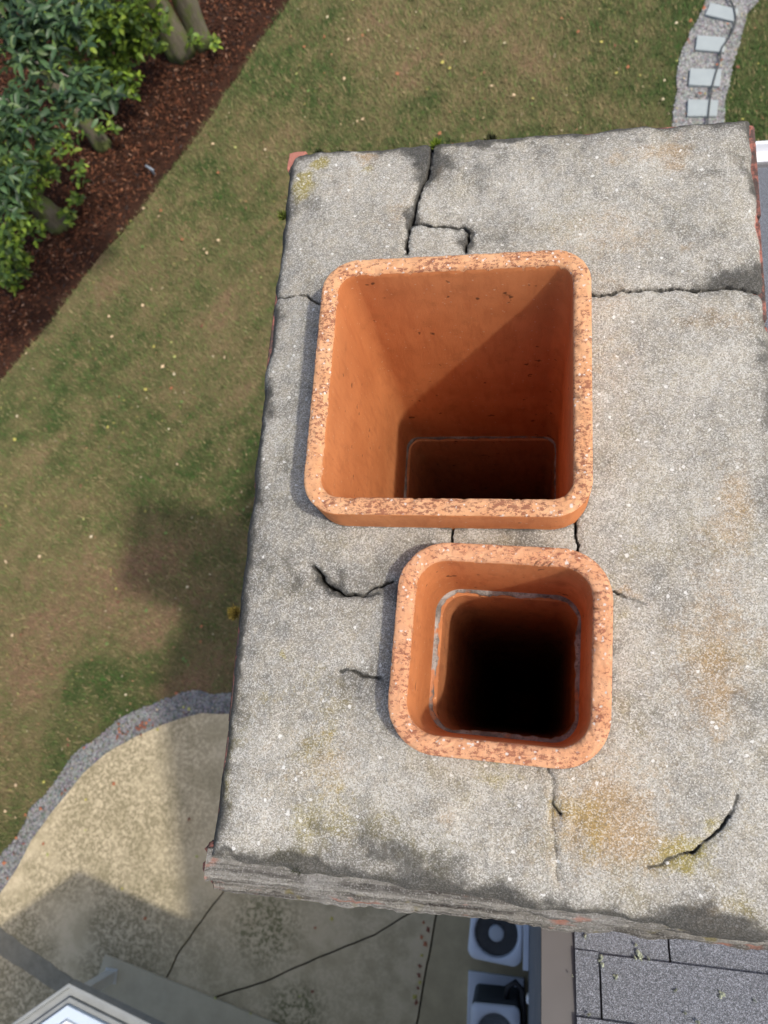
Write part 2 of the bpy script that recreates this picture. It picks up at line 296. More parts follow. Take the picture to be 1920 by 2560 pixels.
idx = np.arange(X.size).reshape(X.shape); F = np.stack([idx[:-1, :-1], idx[:-1, 1:], idx[1:, 1:], idx[1:, :-1]], -1).reshape(-1, 4)
lawn = obj('lawn', mesh_np('lawn', np.stack([X.ravel(), Y.ravel(), Zg.ravel()], 1), F, M_lawn, {'tint': lawn_tint(X.ravel(), Y.ravel())}, True)); tag(lawn, kind='structure')
def sheet(name, poly, z, mat, kind='structure'):
    b = B(); b.prism(poly, z - .12, z); o = b.build(name, mat); return tag(o, kind=kind)
def densify(pl, step, amp, seed, fr=4):
    out = []
    for (x0, y0), (x1, y1) in zip(pl[:-1], pl[1:]):
        k = max(1, int(math.hypot(x1 - x0, y1 - y0) / step))
        for i in range(k):
            t = i / k; x, y = x0 + (x1 - x0) * t, y0 + (y1 - y0) * t; nx, ny = -(y1 - y0), (x1 - x0); L = math.hypot(nx, ny) + 1e-9; a = (float(fbm(x * fr, y * fr, seed, 3)) - .5) * 2 * amp
            out.append((x + nx / L * a, y + ny / L * a))
    return out + [pl[-1]]
me_ = densify(mulch_edge, .12, .05, 9)
sheet('mulch_bed', me_ + mulch_poly[len(mulch_edge):], .004, M_mulch)
GOd = densify(GO, .06, .05, 5); grav_fine = GOd + GI[::-1]
gravel_border = sheet('gravel_border', grav_fine, .008, M_gravel)
path_fine = densify(PL, .08, .04, 3) + densify(PR, .08, .04, 6)[::-1]
gravel_path = sheet('gravel_path', path_fine, .008, M_gravel)

# grass blades
def scatter(n, x0, x1, y0, y1): return rng.uniform(x0, x1, n), rng.uniform(y0, y1, n)
x, y = scatter(430000, -9.5, 4.6, -3.2, 13.8)
vis = (y > -1.33 * (x + 12.0) + 1.5) & ~inpoly(x, y, mulch_poly) & ~inpoly(x, y, grav_fine) & ~inpoly(x, y, patio_poly) & ~inpoly(x, y, path_fine) & ~((x > .5) & (y < 4.5)) & ~((x > -2.4) & (y < 5.5) & (y > .3) & (x < 4))
dens = fbm(x * .55 + 3, y * .55 + 8, 0, 4); vis &= rng.random(x.size) > (dens - .45) * 1.2
x, y = x[vis], y[vis]; n = len(x); a = rng.uniform(0, 2 * np.pi, n); a = np.where(rng.random(n) < .4, rng.normal(2.2, .6, n), a); h = rng.uniform(.025, .075, n); wd = rng.uniform(.004, .009, n); ln = h * rng.uniform(.5, 1.6, n)
cx, sx = np.cos(a), np.sin(a); V = np.empty((n, 3, 3)); V[:, 0] = np.stack([x - sx * wd, y + cx * wd, np.full(n, -.03)], 1); V[:, 1] = np.stack([x + sx * wd, y - cx * wd, np.full(n, -.03)], 1); V[:, 2] = np.stack([x + cx * ln, y + sx * ln, h - .01], 1)
c = lawn_tint(x, y) * rng.uniform(.55, 1.35, n)[:, None]; gr = rng.random(n) < .35; c[gr] *= np.array((.7, 1.12, .7)); st = rng.random(n) < .14; c[st] = np.array((.30, .24, .12)) * rng.uniform(.6, 1.1, st.sum())[:, None]
grass = obj('lawn_grass', mesh_np('lawn_grass', V.reshape(-1, 3), np.arange(3 * n).reshape(-1, 3), M_blade, {'tint': np.repeat(c, 3, 0)})); tag(grass, 'short patchy green and straw grass of the lawn', 'grass', kind='stuff')

# mulch chips and dead leaves
def flakes(name, x, y, z, size, col, mat, tilt=.6, asp=.5):
    n = len(x); a = rng.uniform(0, 2 * np.pi, n); t1 = rng.normal(0, tilt, n); t2 = rng.normal(0, tilt, n)
    u = np.stack([np.cos(a), np.sin(a), t1], 1) * size[:, None] / 2; v = np.stack([-np.sin(a), np.cos(a), t2], 1) * (size * asp)[:, None] / 2; P = np.stack([x, y, z], 1)
    V = np.stack([P - u, P + v * rng.uniform(.6, 1, n)[:, None], P + u, P - v * rng.uniform(.6, 1, n)[:, None]], 1)
    return obj(name, mesh_np(name, V.reshape(-1, 3), np.arange(4 * n).reshape(-1, 4), mat, {'tint': np.repeat(col, 4, 0)}))
x, y = scatter(150000, -12, -2.5, 3, 15); k = inpoly(x, y, mulch_poly); x, y = x[k], y[k]
ed, _ = pdist(x, y, [(q[0], q[1], 1) for q in mulch_edge]); keep = rng.random(len(x)) < np.clip(.15 + sst(.05, .5, ed), 0, 1) * (.35 + .9 * fbm(x * 1.3, y * 1.3, 3, 3)); x, y = x[keep], y[keep]; n = len(x)
pal = np.array([(.035, .016, .010), (.075, .028, .015), (.13, .05, .025), (.19, .085, .045), (.26, .15, .10), (.05, .035, .03)]); c = pal[rng.choice(6, n, p=[.36, .28, .17, .09, .03, .07])] * rng.uniform(.55, 1.1, n)[:, None]
tag(flakes('mulch_chips', x, y, rng.uniform(.01, .05, n), rng.uniform(.03, .1, n), c, M_chip, .5, .45), 'reddish brown mulch chips and dead leaves under the trees', 'mulch', kind='stuff')
# gravel stones
def pebbles(name, poly, n, bb, smin, smax, label, dark=1.0):
    x, y = scatter(n, *bb); k = inpoly(x, y, poly); x, y = x[k], y[k]; n = len(x); s = rng.uniform(smin, smax, n)
    o = np.array([(1, 0, 0), (0, 1, 0), (-1, 0, 0), (0, -1, 0), (0, 0, .8)], float); V = o[None] * (s[:, None, None] * rng.uniform(.6, 1.2, (n, 5, 1))); a = rng.uniform(0, 6.28, n); ca, sa = np.cos(a)[:, None], np.sin(a)[:, None]
    V = np.stack([V[..., 0] * ca - V[..., 1] * sa, V[..., 0] * sa + V[..., 1] * ca, V[..., 2]], -1) + np.stack([x, y, np.full(n, .008)], 1)[:, None]
    f = np.array([(0, 1, 4), (1, 2, 4), (2, 3, 4), (3, 0, 4)]); F = (np.arange(n)[:, None, None] * 5 + f[None]).reshape(-1, 3)
    c = (np.array((.170, .170, .165)) * rng.uniform(.45, 1.5, (n, 1)) * np.array((1, 1, 1)) + rng.normal(0, .012, (n, 3))).clip(.02, .8) * dark
    return tag(obj(name, mesh_np(name, V.reshape(-1, 3), F, M_pebble, {'tint': np.repeat(c, 5, 0)})), label, 'gravel', kind='stuff')
pebbles('border_gravel', grav_fine, 60000, (-7.1, -2.6, -3.6, .6), .012, .03, 'blue grey gravel along the curved patio edge')
pebbles('path_gravel', path_fine, 24000, (2.4, 4.6, 8.4, 12.5), .01, .024, 'grey gravel between the stepping stones of the path', 1.4)
# stepping stones of the path
for q in ([(3.4602, 11.7781), (3.8558, 11.6144), (3.7579, 11.3838), (3.5812, 11.4391)], [(3.1705, 11.3326), (3.5715, 11.1392), (3.4901, 10.9152), (3.0813, 11.1095)], [(2.9518, 10.7235), (3.3597, 10.6238), (3.325, 10.3449), (2.9087, 10.4485)], [(2.8211, 10.1048), (3.2721, 10.0305), (3.2321, 9.7158), (2.7881, 9.7944)], [(2.7674, 9.5268), (3.1995, 9.4654), (3.1655, 9.1784), (2.7455, 9.2226)], [(2.7248, 8.9483), (3.152, 8.8927), (3.1287, 8.6115), (2.7038, 8.6644)]):
    b = B(); b.prism([(x, y) for x, y in q], .0, .055); b.build('stepping_stone', M_stone, gravel_path, bevel=.008)

# patio slabs, joints and the strip the cooling units stand on
J1 = [(-3.3062, -2.1266), (-3.5965, -2.5497), (-3.8036, -2.8822), (-3.8697, -3.0621)]; J2 = [(-0.8574, -2.0929), (-1.2893, -2.3795), (-2.0369, -2.7424), (-2.6346, -3.0508), (-3.1999, -3.2778)]
J1 = [(-2.2, .15), (-2.75, -1.15)] + J1 + [(-4.35, -4.0), (-5.5, -7)]; J2 = [(-.5, -1.85)] + J2 + [(-4.3, -3.75)]
KB = [(-0.5479, -2.0602), (-0.7277, -3.2742)]; KB = [(-.42, -1.0)] + KB + [(-.95, -5), (-1.2, -7)]
patio = sheet('patio', [(q[0] + .01, q[1] - .01) for q in GI] + [(.5, -7)], -.01, M_soil)
def wob(pl, s): return densify(pl, .09, .012, s, 6)
gp = .012
def offs(pl, d): return [(x + d, y) for x, y in pl]
A1 = [q for q in GI if q[0] < -2.3]; ji = wob(J1, 2); jj = wob(J2, 4); kk = wob(KB, 8)
slabA = densify([(-2.25, .15)] + A1[0:], .1, .008, 1) + [(-5.55, -7)] + [(q[0] - gp, q[1]) for q in ji[::-1] if q[1] > -6.9 and q[1] < .1]
jl = [q for q in jj if q[0] > -4.2]
jstop = [q for q in ji if q[1] > -3.55]
slabB = [(-2.2 + gp, .14), (-1.5, .19), (.45, .2), (.45, -1.0)] + [(q[0], q[1] + gp) for q in jl] + [(q[0] + gp, q[1]) for q in jstop[::-1] if q[1] < .1]
slabC = [(q[0], q[1] - gp) for q in jl] + [(-4.3, -4.1), (-5.4, -7), (-1.25, -7)] + [(q[0] - gp, q[1]) for q in kk[::-1] if q[1] < -1.95 and q[1] > -6.9]
for nm, P in (('patio_slab', slabA), ('patio_slab', slabB), ('patio_slab', slabC)):
    b = B(); b.prism(P, -.06, .035); b.build(nm, M_patio, patio)
kks = [q for q in kk if q[1] > -6.9]
b = B(); b.prism([(q[0] + gp, q[1]) for q in kks] + [(.55, -7), (.55, -1.0)], -.06, .045); b.build('cooling_unit_strip', M_pad, patio)
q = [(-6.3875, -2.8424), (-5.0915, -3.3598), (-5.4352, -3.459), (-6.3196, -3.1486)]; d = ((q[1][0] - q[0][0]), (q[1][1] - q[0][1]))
b = B(); b.prism(densify([(q[0][0] - d[0] * .12, q[0][1] - d[1] * .12), (q[1][0] + d[0] * .3, q[1][1] + d[1] * .3), (q[2][0] + d[0] * .3, q[2][1] + d[1] * .3), (q[3][0] - d[0] * .12, q[3][1] - d[1] * .12)], .05, .03, 7, 5), .0, .039); b.build('shadow_strip', M_shadow_strip, patio)  # added dark strip standing in for a band of shadow on the patio

# ================================================================== THE HOUSE
WX = .575; RX = .63                                       # gable wall plane, rake edge
RZ = ZC - .93; SL = .5; RY = -.25                           # roof plane: z = RZ - SL * (y - RY)
def roofz(y): return RZ - SL * (y - RY)
RIDGE = -1.15; EAVE = 3.5; BACK = RIDGE * 2 - EAVE
house = empty('house', (WX, 0, 0)); tag(house, 'house with grey shingle roof and blue grey gable wall beside the chimney', 'house')
def hb(): return B()
def hbuild(b, name, mat, parent=None, **k):
    b.v = [v - np.array([WX, 0, 0]) for v in b.v]; return b.build(name, mat, parent or house, **k)
b = B(); CH0, CH1 = -.01, 1.385                            # the chimney stands in a gap of the gable wall
def wtop(y): return (roofz(y) if y > RIDGE else roofz(2 * RIDGE - y)) - .12
def wslab(b, xa, ys):
    prof = [(y, wtop(y)) for y in ys]; P = [(ys[0], 0)] + prof + [(ys[-1], 0)]; n = len(P); V = [(xa, y, z) for y, z in P] + [(10, y, z) for y, z in P]
    b.add(V, [tuple(range(n))[::-1], tuple(range(n, 2 * n))] + [(i, (i + 1) % n, n + (i + 1) % n, n + i) for i in range(n)])
wslab(b, WX, [BACK + .25, RIDGE, CH0]); wslab(b, .96, [CH0 + .001, CH1 - .001]); wslab(b, WX, [CH1, EAVE - .25]); hbuild(b, 'wall', M_wall)
for k in range(34):                                       # lap siding boards of the gable wall
    z = .15 + k * .2
    ym = EAVE - .26 if z + .2 < roofz(EAVE) - .2 else RY + (RZ - z - .34) / SL; yb = 2 * RIDGE - ym
    for ya, yc in ((yb, min(ym, CH0)), (CH1, ym)):
        if yc - ya < .1: continue
        b = B(); b.add([(WX - .003, ya, z), (WX - .022, ya, z), (WX - .006, ya, z + .199), (WX - .003, ya, z + .199), (WX - .003, yc, z), (WX - .022, yc, z), (WX - .006, yc, z + .199), (WX - .003, yc, z + .199)], [(0, 1, 2, 3), (7, 6, 5, 4), (0, 4, 5, 1), (1, 5, 6, 2), (2, 6, 7, 3), (3, 7, 4, 0)]); hbuild(b, 'siding_board', M_wall)
b = B()
for s in (1, -1):
    y0, y1 = (RIDGE, EAVE) if s > 0 else (RIDGE, BACK); z0, z1 = roofz(RIDGE), roofz(EAVE)
    V = [(x, y, z - t) for t in (.012, .11) for x in (RX + .01, 10.2) for y, z in ((y0, z0), (y1, z1))]; b.add(V, [(0, 2, 3, 1), (4, 5, 7, 6), (0, 4, 6, 2), (1, 3, 7, 5), (0, 1, 5, 4), (2, 6, 7, 3)])
roof = hbuild(b, 'roof', M_trim)
# rake trim along the gable
for y0, y1 in ((BACK - .02, RIDGE), (RIDGE, CH0), (CH1, EAVE + .02)):
    zz = lambda y: roofz(y) if y > RIDGE - 1e-6 else roofz(2 * RIDGE - y)
    b = B(); V = [(x, y, zz(y) - t) for t in (.002, .14) for x in (WX - .028, RX + .006) for y in (y0, y1)]; b.add(V, [(0, 2, 3, 1), (4, 5, 7, 6), (0, 4, 6, 2), (1, 3, 7, 5), (0, 1, 5, 4), (2, 6, 7, 3)])
    hbuild(b, 'rake_trim', M_trim)
# shingles: courses run along X, each lapping the one further down the slope (towards +Y)
EXPO = .143 * math.cos(math.atan(SL)); TH = .006
def shingle_verts(x0, x1, yb, lift=.0):
    yt = yb - EXPO * 1.25; z = lambda y, e: roofz(y) + e
    e0 = .013 + lift; e1 = .003
    return [(x0, yb, z(yb, e0 - TH)), (x1, yb, z(yb, e0 - TH)), (x1, yb, z(yb, e0)), (x0, yb, z(yb, e0)), (x0, yt, z(yt, e1 - .004)), (x1, yt, z(yt, e1 - .004)), (x1, yt, z(yt, e1)), (x0, yt, z(yt, e1))]
SF = [(0, 1, 2, 3), (3, 2, 6, 7), (0, 3, 7, 4), (1, 5, 6, 2), (4, 7, 6, 5), (0, 4, 5, 1)]
field = B(); ycs = -0.2871; k0 = int((EAVE - ycs) / EXPO); rr = random.Random(3)
cuts_fix = {-1: [0.851], 0: [0.685, 1.069], 1: [0.763]}
for k in range(-k0 - 1, int((ycs - RIDGE) / EXPO) + 1):
    yb = ycs - k * EXPO
    if yb > EAVE + .03: continue
    near = -2 <= k <= 5
    xs = [RX - .002]
    for cfix in cuts_fix.get(k, []): xs.append(cfix)
    while xs[-1] < (2.6 if near else 10.1): xs.append(xs[-1] + rr.choice((.18, .25, .31, .36, .42)))
    if not near: xs = [RX - .002] + [x for x in np.arange(RX + rr.uniform(.1, .3), 10.1, .33)] + [10.15]
    for i, (xa, xb) in enumerate(zip(xs[:-1], xs[1:])):
        V = shingle_verts(xa + (.0 if i == 0 else .0025), xb - .0025, yb + rr.uniform(-.003, .003), rr.uniform(0, .004))
        if near: bb = B(); bb.add(V, SF); hbuild(bb, 'shingle', M_shingle, roof)
        else: field.add(V, SF)
    if near:
        for xa in np.arange(xs[-1], 10, .5): field.add(shingle_verts(xa + .0025, xa + .4975, yb), SF)
for k in range(0, int((RIDGE - BACK) / EXPO)):             # far slope
    y0 = RIDGE - k * EXPO; 
    for xa in np.arange(RX, 10, .5):
        V = shingle_verts(xa, xa + .497, 2 * RIDGE - y0); field.add([(x, 2 * RIDGE - y, z) for x, y, z in V], [f[::-1] for f in SF])
tag(hbuild(field, 'shingle_field', M_shingle, roof), kind='stuff')
b = B(); b.tube([(RX, RIDGE, roofz(RIDGE) - .02), (10.1, RIDGE, roofz(RIDGE) - .02)], .05, 10); hbuild(b, 'ridge_cap', M_shingle, roof)
b = B(); zg = roofz(EAVE) - .13                             # white gutter at the eave
prof = [(0, .0), (0, .115), (.008, .115), (.008, .008), (.085, .008), (.115, .06), (.115, .125), (.135, .125), (.135, .117), (.123, .117), (.123, .057), (.09, .0)]
V = [(x, EAVE + .02 + a, zg + z) for x in (RX + .02, 10.2) for a, z in prof]; n = len(prof); b.add(V, [tuple(range(n)), tuple(range(n, 2 * n))[::-1]] + [(i, n + i, n + (i + 1) % n, (i + 1) % n) for i in range(n)]); hbuild(b, 'gutter', M_white)
b = B()                                                    # lichen crusts on the shingles
for px, py, r in [(0.7792, -0.2869, 0.011), (0.69, -0.2998, 0.009), (0.9593, -0.3349, 0.009), (0.7721, -0.2625, 0.006), (0.7207, -0.3287, 0.007), (0.8985, -0.3929, 0.006), (0.8551, -0.3404, 0.005), (0.6517, -0.2587, 0.006), (1.0274, -0.3401, 0.004), (0.8, -0.2867, 0.004), (0.6197, -0.3377, 0.003), (0.8702, -0.378, 0.004), (0.655, -0.4046, 0.004)]:
    for t in range(7):
        a, d = rr.uniform(0, 6.28), rr.uniform(0, r); cx_, cy_ = px + math.cos(a) * d, py + math.sin(a) * d; rr_ = r * rr.uniform(.25, .6); k = 7; V = [(cx_ + math.cos(j * 6.283 / k) * rr_ * rr.uniform(.6, 1.2), cy_ + math.sin(j * 6.283 / k) * rr_ * rr.uniform(.6, 1.2)) for j in range(k)]
        V = [(x, y, roofz(y) + .014) for x, y in V] + [(cx_, cy_, roofz(cy_) + .021)]; b.add(V, [(j, (j + 1) % k, k) for j in range(k)])
o = hbuild(b, 'lichen_crust', plain('pale_lichen', (.42, .45, .33), .95, .1, var=.3, sc=90, bump=1), roof); tag(o, 'pale green lichen crusts', kind='stuff')

# ================================================================== COOLING UNITS ON THE STRIP
def rsq(cx, cy, sx, sy, r, n):
    """rounded rectangle, n points per corner, counter-clockwise from the +x side"""
    P = []
    for qx, qy, a0 in ((1, 1, 0), (-1, 1, 90), (-1, -1, 180), (1, -1, 270)):
        for i in range(n): a = math.radians(a0 + 90 * i / (n - 1)); P.append((cx + qx * (sx / 2 - r) + r * math.cos(a), cy + qy * (sy / 2 - r) + r * math.sin(a)))
    return P
def ac_unit(loc, rz, sx, sy, h, rc, ro, hub, label, guard):
    t = empty('cooling_unit', loc, rz); tag(t, label, 'air conditioner', 'cooling units beside the gable wall')
    P = rsq(0, 0, sx - .03, sy - .03, rc * .8, 6); b = B(); b.prism(P, 0, h - .05); b.build('cabinet', M_acd, t)
    for k in range(int((h - .12) / .035)):
        z = .03 + k * .035; P = rsq(0, 0, sx - .008, sy - .008, rc * .85, 6); Q = rsq(0, 0, sx - .04, sy - .04, rc * .8, 6); n = len(P); b = B()
        b.add([(x, y, z) for x, y in P] + [(x, y, z + .016) for x, y in Q], [(i, (i + 1) % n, n + (i + 1) % n, n + i) for i in range(n)]); b.build('louvre', M_acd, t)
    # top cover: rounded square with a round opening and a turned-down rim
    n = 64; P0 = np.array(rsq(0, 0, sx, sy, rc, 16)); P0 = np.vstack([P0, P0[:1]]); L0 = np.concatenate([[0], np.cumsum(np.hypot(*np.diff(P0, axis=0).T))]); s0 = np.linspace(0, L0[-1], n, endpoint=False); P0 = [(float(np.interp(q, L0, P0[:, 0])), float(np.interp(q, L0, P0[:, 1]))) for q in s0]; ang = [math.atan2(y, x) for x, y in P0]; rings = [[(x * 1.0, y * 1.0, h - .06) for x, y in P0], [(x, y, h - .015) for x, y in P0], [(x * .965, y * .965, h) for x, y in P0], [(math.cos(a) * (ro + .025), math.sin(a) * (ro + .025), h + .012) for a in ang], [(math.cos(a) * ro, math.sin(a) * ro, h) for a in ang], [(math.cos(a) * (ro - .005), math.sin(a) * (ro - .005), h - .05) for a in ang]]
    b = B(); b.add([v for r in rings for v in r], [(i * n + j, i * n + (j + 1) % n, (i + 1) * n + (j + 1) % n, (i + 1) * n + j) for i in range(5) for j in range(n)]); b.build('top_cover', M_acg, t, smooth=True)
    b = B(); k = 28; b.add([(math.cos(i * 6.283 / k) * hub * f, math.sin(i * 6.283 / k) * hub * f, h + z) for f, z in ((1, -.06), (1, -.012), (.9, .0), (.6, .004)) for i in range(k)] + [(0, 0, h + .005)], [(r * k + i, r * k + (i + 1) % k, (r + 1) * k + (i + 1) % k, (r + 1) * k + i) for r in range(3) for i in range(k)] + [(3 * k + i, 3 * k + (i + 1) % k, 4 * k) for i in range(k)]); b.build('motor_hub', M_hub, t, smooth=True)
    for j in range(4):
        b = B(); V = []
        for i in range(7):
            r0 = hub * .5 + (ro * .95 - hub * .5) * i / 6; aw = .35 + .35 * i / 6
            for s_, zz in ((-1, -.03), (1, .02)): V.append((r0 * math.cos(j * math.pi / 2 + s_ * aw * .8 + .4), r0 * math.sin(j * math.pi / 2 + s_ * aw * .8 + .4), h - .085 + zz))
        b.add(V, [(2 * i, 2 * i + 1, 2 * i + 3, 2 * i + 2) for i in range(6)]); b.build('fan_blade', M_acd, t)
    b = B(); b.add([(math.cos(i * 6.283 / 32) * (ro - .004), math.sin(i * 6.283 / 32) * (ro - .004), h - .14) for i in range(32)], [tuple(range(32))]); b.build('fan_well_floor', M_acd, t)
    if guard:
        b = B()
        for i in range(48): a = i * 2 * math.pi / 48; b.tube([(math.cos(a) * hub * .9, math.sin(a) * hub * .9, h + .004), (math.cos(a) * (ro + .004), math.sin(a) * (ro + .004), h + .008)], .0022, 4, False)
        b.build('fan_guard', M_hub, t)
    else:
        b = B()
        for r0 in np.linspace(hub * 1.15, ro * .97, 9): b.tube([(math.cos(i * 6.283 / 40) * r0, math.sin(i * 6.283 / 40) * r0, h + .004) for i in range(41)], .0014, 4, False)
        b.build('fan_guard', M_acd, t)
    return t
AC1 = (0.1988, -2.0187); AC2 = (0.2128, -2.974); ACH = .76
ac_unit((*AC1, .045), math.radians(-4), .585, .585, ACH, .10, .235, .085, 'grey cooling unit with big open fan, nearest the chimney', False)
ac_unit((*AC2, .105), math.radians(2), .52, .52, ACH - .06, .06, .19, .07, 'smaller grey cooling unit with dark louvred body on raised pad', True)
b = B(); b.box((-.32, -.32, 0), (.32, .32, .055)); o = b.build('unit_pad', M_padl, bevel=.008); o.location = (AC2[0] - .03, AC2[1] + .03, .046); tag(o, 'pale grey plastic pad under the louvred cooling unit', 'pad')
b = B(); b.box((-.06, -.22, -.12), (.0, .22, .16)); o = b.build('disconnect_box', M_acg, bevel=.008); o.location = (WX - .024, AC1[1] - .02, .95); tag(o, 'narrow grey electrical box on the wall by the chimney', 'electrical box')
b = B(); pts = [(AC2[0] + .1, AC2[1] + .27, .55), (AC2[0] + .12, AC2[1] + .38, .56), (AC2[0] + .2, AC2[1] + .44, .57), (AC2[0] + .27, AC2[1] + .38, .58), (AC2[0] + .29, AC2[1] + .2, .6), (AC2[0] + .30, AC2[1] - .1, .6), (AC2[0] + .31, AC2[1] - .3, .55)]
b.tube(pts, .032, 10); o = b.build('insulated_pipe', M_black, smooth=True); tag(o, 'bent black insulated pipe behind the louvred cooling unit', 'pipe')
PW = (0.5641, -2.5067, 1.2)
b = B(); b.tube([(WX - .02, PW[1], PW[2]), (PW[0] + .03, PW[1] + .004, PW[2]), (PW[0], PW[1], PW[2] - .02), (PW[0], PW[1], PW[2] - .16)], .036, 14); o = b.build('white_vent_pipe', M_white, smooth=True); tag(o, 'white elbow pipe sticking out of the wall above the cooling units', 'pipe')

# ================================================================== THE PORCH AT THE BOTTOM LEFT
PC = (-3.8844, -2.5189); PB = (-4.6587, -3.2159); PZ = 2.4
pr = empty('porch', (PC[0], PC[1], 0)); tag(pr, 'white roofed porch with grey gutter and single post on the patio', 'porch')
def ppoly(inset, ex=0):
    """outline of the roof, corner at PC, offset inwards"""
    d1 = Vector((.968, -.25)); d2 = Vector((-.79, -.61)).normalized(); n1 = Vector((d1.y, -d1.x)); n2 = Vector((-d2.y, d2.x))
    def inter(p, u, q, v): den = u.x * v.y - u.y * v.x; t = ((q.x - p.x) * v.y - (q.y - p.y) * v.x) / den; return p + u * t
    c0 = Vector((0, 0)); a = c0 + n1 * inset; bq = c0 + n2 * inset; k = inter(a, d1, bq, d2)
    e1 = k + d1 * (4.4 - inset); e2 = k + d2 * (1.6 - inset * .7); d3 = Vector((-.12, -1)).normalized()
    return [tuple(k), tuple(e2), tuple(e2 + d3 * (2.6 - inset)), tuple(e1 + Vector((-.9, -3.2 + inset)))  , tuple(e1)]
def ring(o_in, i_in, z0, z1, name, mat):
    O, I = ppoly(o_in), ppoly(i_in); n = len(O); b = B(); V = [(x, y, z) for P in (O, I) for z in (z0, z1) for x, y in P]
    F = []
    for i in range(n): j = (i + 1) % n; F += [(i, j, n + j, n + i), (2 * n + j, 2 * n + i, 3 * n + i, 3 * n + j), (n + i, n + j, 3 * n + j, 3 * n + i), (j, i, 2 * n + i, 2 * n + j)]
    b.add(V, F); return b.build(name, mat, pr, bevel=.008)
ring(0, .035, PZ - .13, PZ, 'gutter', M_gut); ring(.035, .11, PZ - .13, PZ - .045, 'gutter_trough', M_gut); ring(.112, .16, PZ - .14, PZ - .01, 'fascia', M_gut); ring(.163, .26, PZ - .14, PZ + .03, 'roof_border', M_porchw)
b = B(); b.prism(ppoly(.262), PZ - .15, PZ + .012); b.build('roof_panel', M_porchw, pr)
ring(.275, .30, PZ + .008, PZ + .045, 'roof_rib', M_white); ring(.50, .54, PZ + .013, PZ + .07, 'skylight_frame', M_white)
b = B(); b.prism(ppoly(.542), PZ + .02, PZ + .05); b.build('skylight_pane', M_pane, pr)
b = B(); b.box((PB[0] - PC[0] - .065, PB[1] - PC[1] - .065, .06), (PB[0] - PC[0] + .065, PB[1] - PC[1] + .065, PZ - .1), None); b.build('post', M_post, pr, bevel=.008)
b = B(); b.box((PB[0] - PC[0] - .085, PB[1] - PC[1] - .085, .055), (PB[0] - PC[0] + .085, PB[1] - PC[1] + .085, .075)); b.build('post_base', M_post, pr, bevel=.006)
q = [(-4.8472, -3.2536), (-4.787, -2.9844), (-3.2238, -3.3042), (-2.3963, -3.4748)]
b = B(); b.prism([(x - PC[0], y - PC[1]) for x, y in [(q[0][0] - .45, q[0][1] - 1.7), q[0], q[1], q[2], q[3], (-1.7, -3.62), (-1.7, -5.2)]], .0, .058); b.build('stoop_slab', M_step, pr, bevel=.01)

# ================================================================== THE CHIMNEY
CW, CL = 0.8937, 1.3385
CW += .016; CL += .016
chim = empty('brick_chimney', (0, 0, 0)); tag(chim, 'brick chimney with cracked concrete crown and two clay flues', 'chimney')
BIG = (0.3674, 0.7869, 0.4627, 0.4682, 0.0899, -0.0001); SMALL = (0.4618, 0.3507, 0.33, 0.326, 0.0601, -0.0286)                                # centre x, y, width x, width y, rim height, yaw
CR = dict(
 c1=[(0.3022, 1.345, 9), (0.3015, 1.3017, 8), (0.3006, 1.2643, 5), (0.2845, 1.2234, 5), (0.2759, 1.1824, 7), (0.2732, 1.1651, 11), (0.2713, 1.1508, 5), (0.2691, 1.1265, 3), (0.2669, 1.0863, 3)],
 c2=[(0.2747, 1.1547, 5), (0.3017, 1.1507, 2.2), (0.3241, 1.1461, 1.6), (0.3726, 1.1398, 1.8), (0.3862, 1.1238, 3.5), (0.3809, 1.1042, 4), (0.3833, 1.0843, 2.2)],
 c3=[(0.6036, 0.9819, 6), (0.6392, 0.9876, 6), (0.6628, 0.9901, 4), (0.6861, 0.9881, 5), (0.7324, 0.9922, 8), (0.7552, 0.9901, 5), (0.7777, 0.9854, 8), (0.823, 0.9913, 6), (0.8671, 0.9873, 5), (0.8958, 0.9788, 6)],
 c4=[(0.0062, 1.0109, 1.2), (0.0572, 1.0145, 1.4), (0.0758, 1.0136, 2), (0.088, 1.0011, 3), (0.1055, 0.9904, 3)],
 c5=[(0.3818, 0.571, 2), (0.3785, 0.5565, 2.2), (0.3759, 0.5428, 2.6), (0.3759, 0.5229, 2)], c6=[(0.576, 0.5859, 2), (0.5781, 0.5663, 2.4), (0.5817, 0.543, 2.8), (0.5824, 0.5161, 2)],
 c7=[(0.1408, 0.4832, 1.5), (0.152, 0.469, 4), (0.1632, 0.4533, 8), (0.1802, 0.4444, 9), (0.1969, 0.4378, 4), (0.2236, 0.4348, 1.5), (0.2593, 0.4361, 1)], c8=[(0.2354, 0.4368, 1.2), (0.2521, 0.4484, 2.2), (0.2815, 0.4587, 2)],
 c9=[(0.204, 0.3107, 1.2), (0.2291, 0.3084, 1.4), (0.2489, 0.3035, 1.8), (0.2699, 0.3002, 1.2)], c10=[(0.6334, 0.453, 1.5), (0.6494, 0.4469, 1.2), (0.6805, 0.4371, 0.8)],
 c11=[(0.5386, 0.1853, 1.2), (0.5429, 0.1558, 0.9), (0.5471, 0.1281, 1.4), (0.5552, 0.1197, 1.6)], c12=[(0.5458, 0.1235, 0.9), (0.5481, 0.0662, 0.9), (0.5529, 0.0261, 0.6)],
 c13=[(0.8032, 0.1671, 1), (0.7944, 0.1414, 1.2), (0.7776, 0.1151, 1.8), (0.7544, 0.0977, 1.2), (0.7395, 0.0828, 2), (0.7224, 0.0763, 1.0), (0.6777, 0.0549, 0.8)])
def flue_uv(X, Y, f):
    cx_, cy_, sx_, sy_, h_, yw = f; c_, s_ = math.cos(yw), math.sin(yw); dx, dy = X - cx_, Y - cy_; u, v = (dx * c_ + dy * s_), (-dx * s_ + dy * c_)
    return u, v
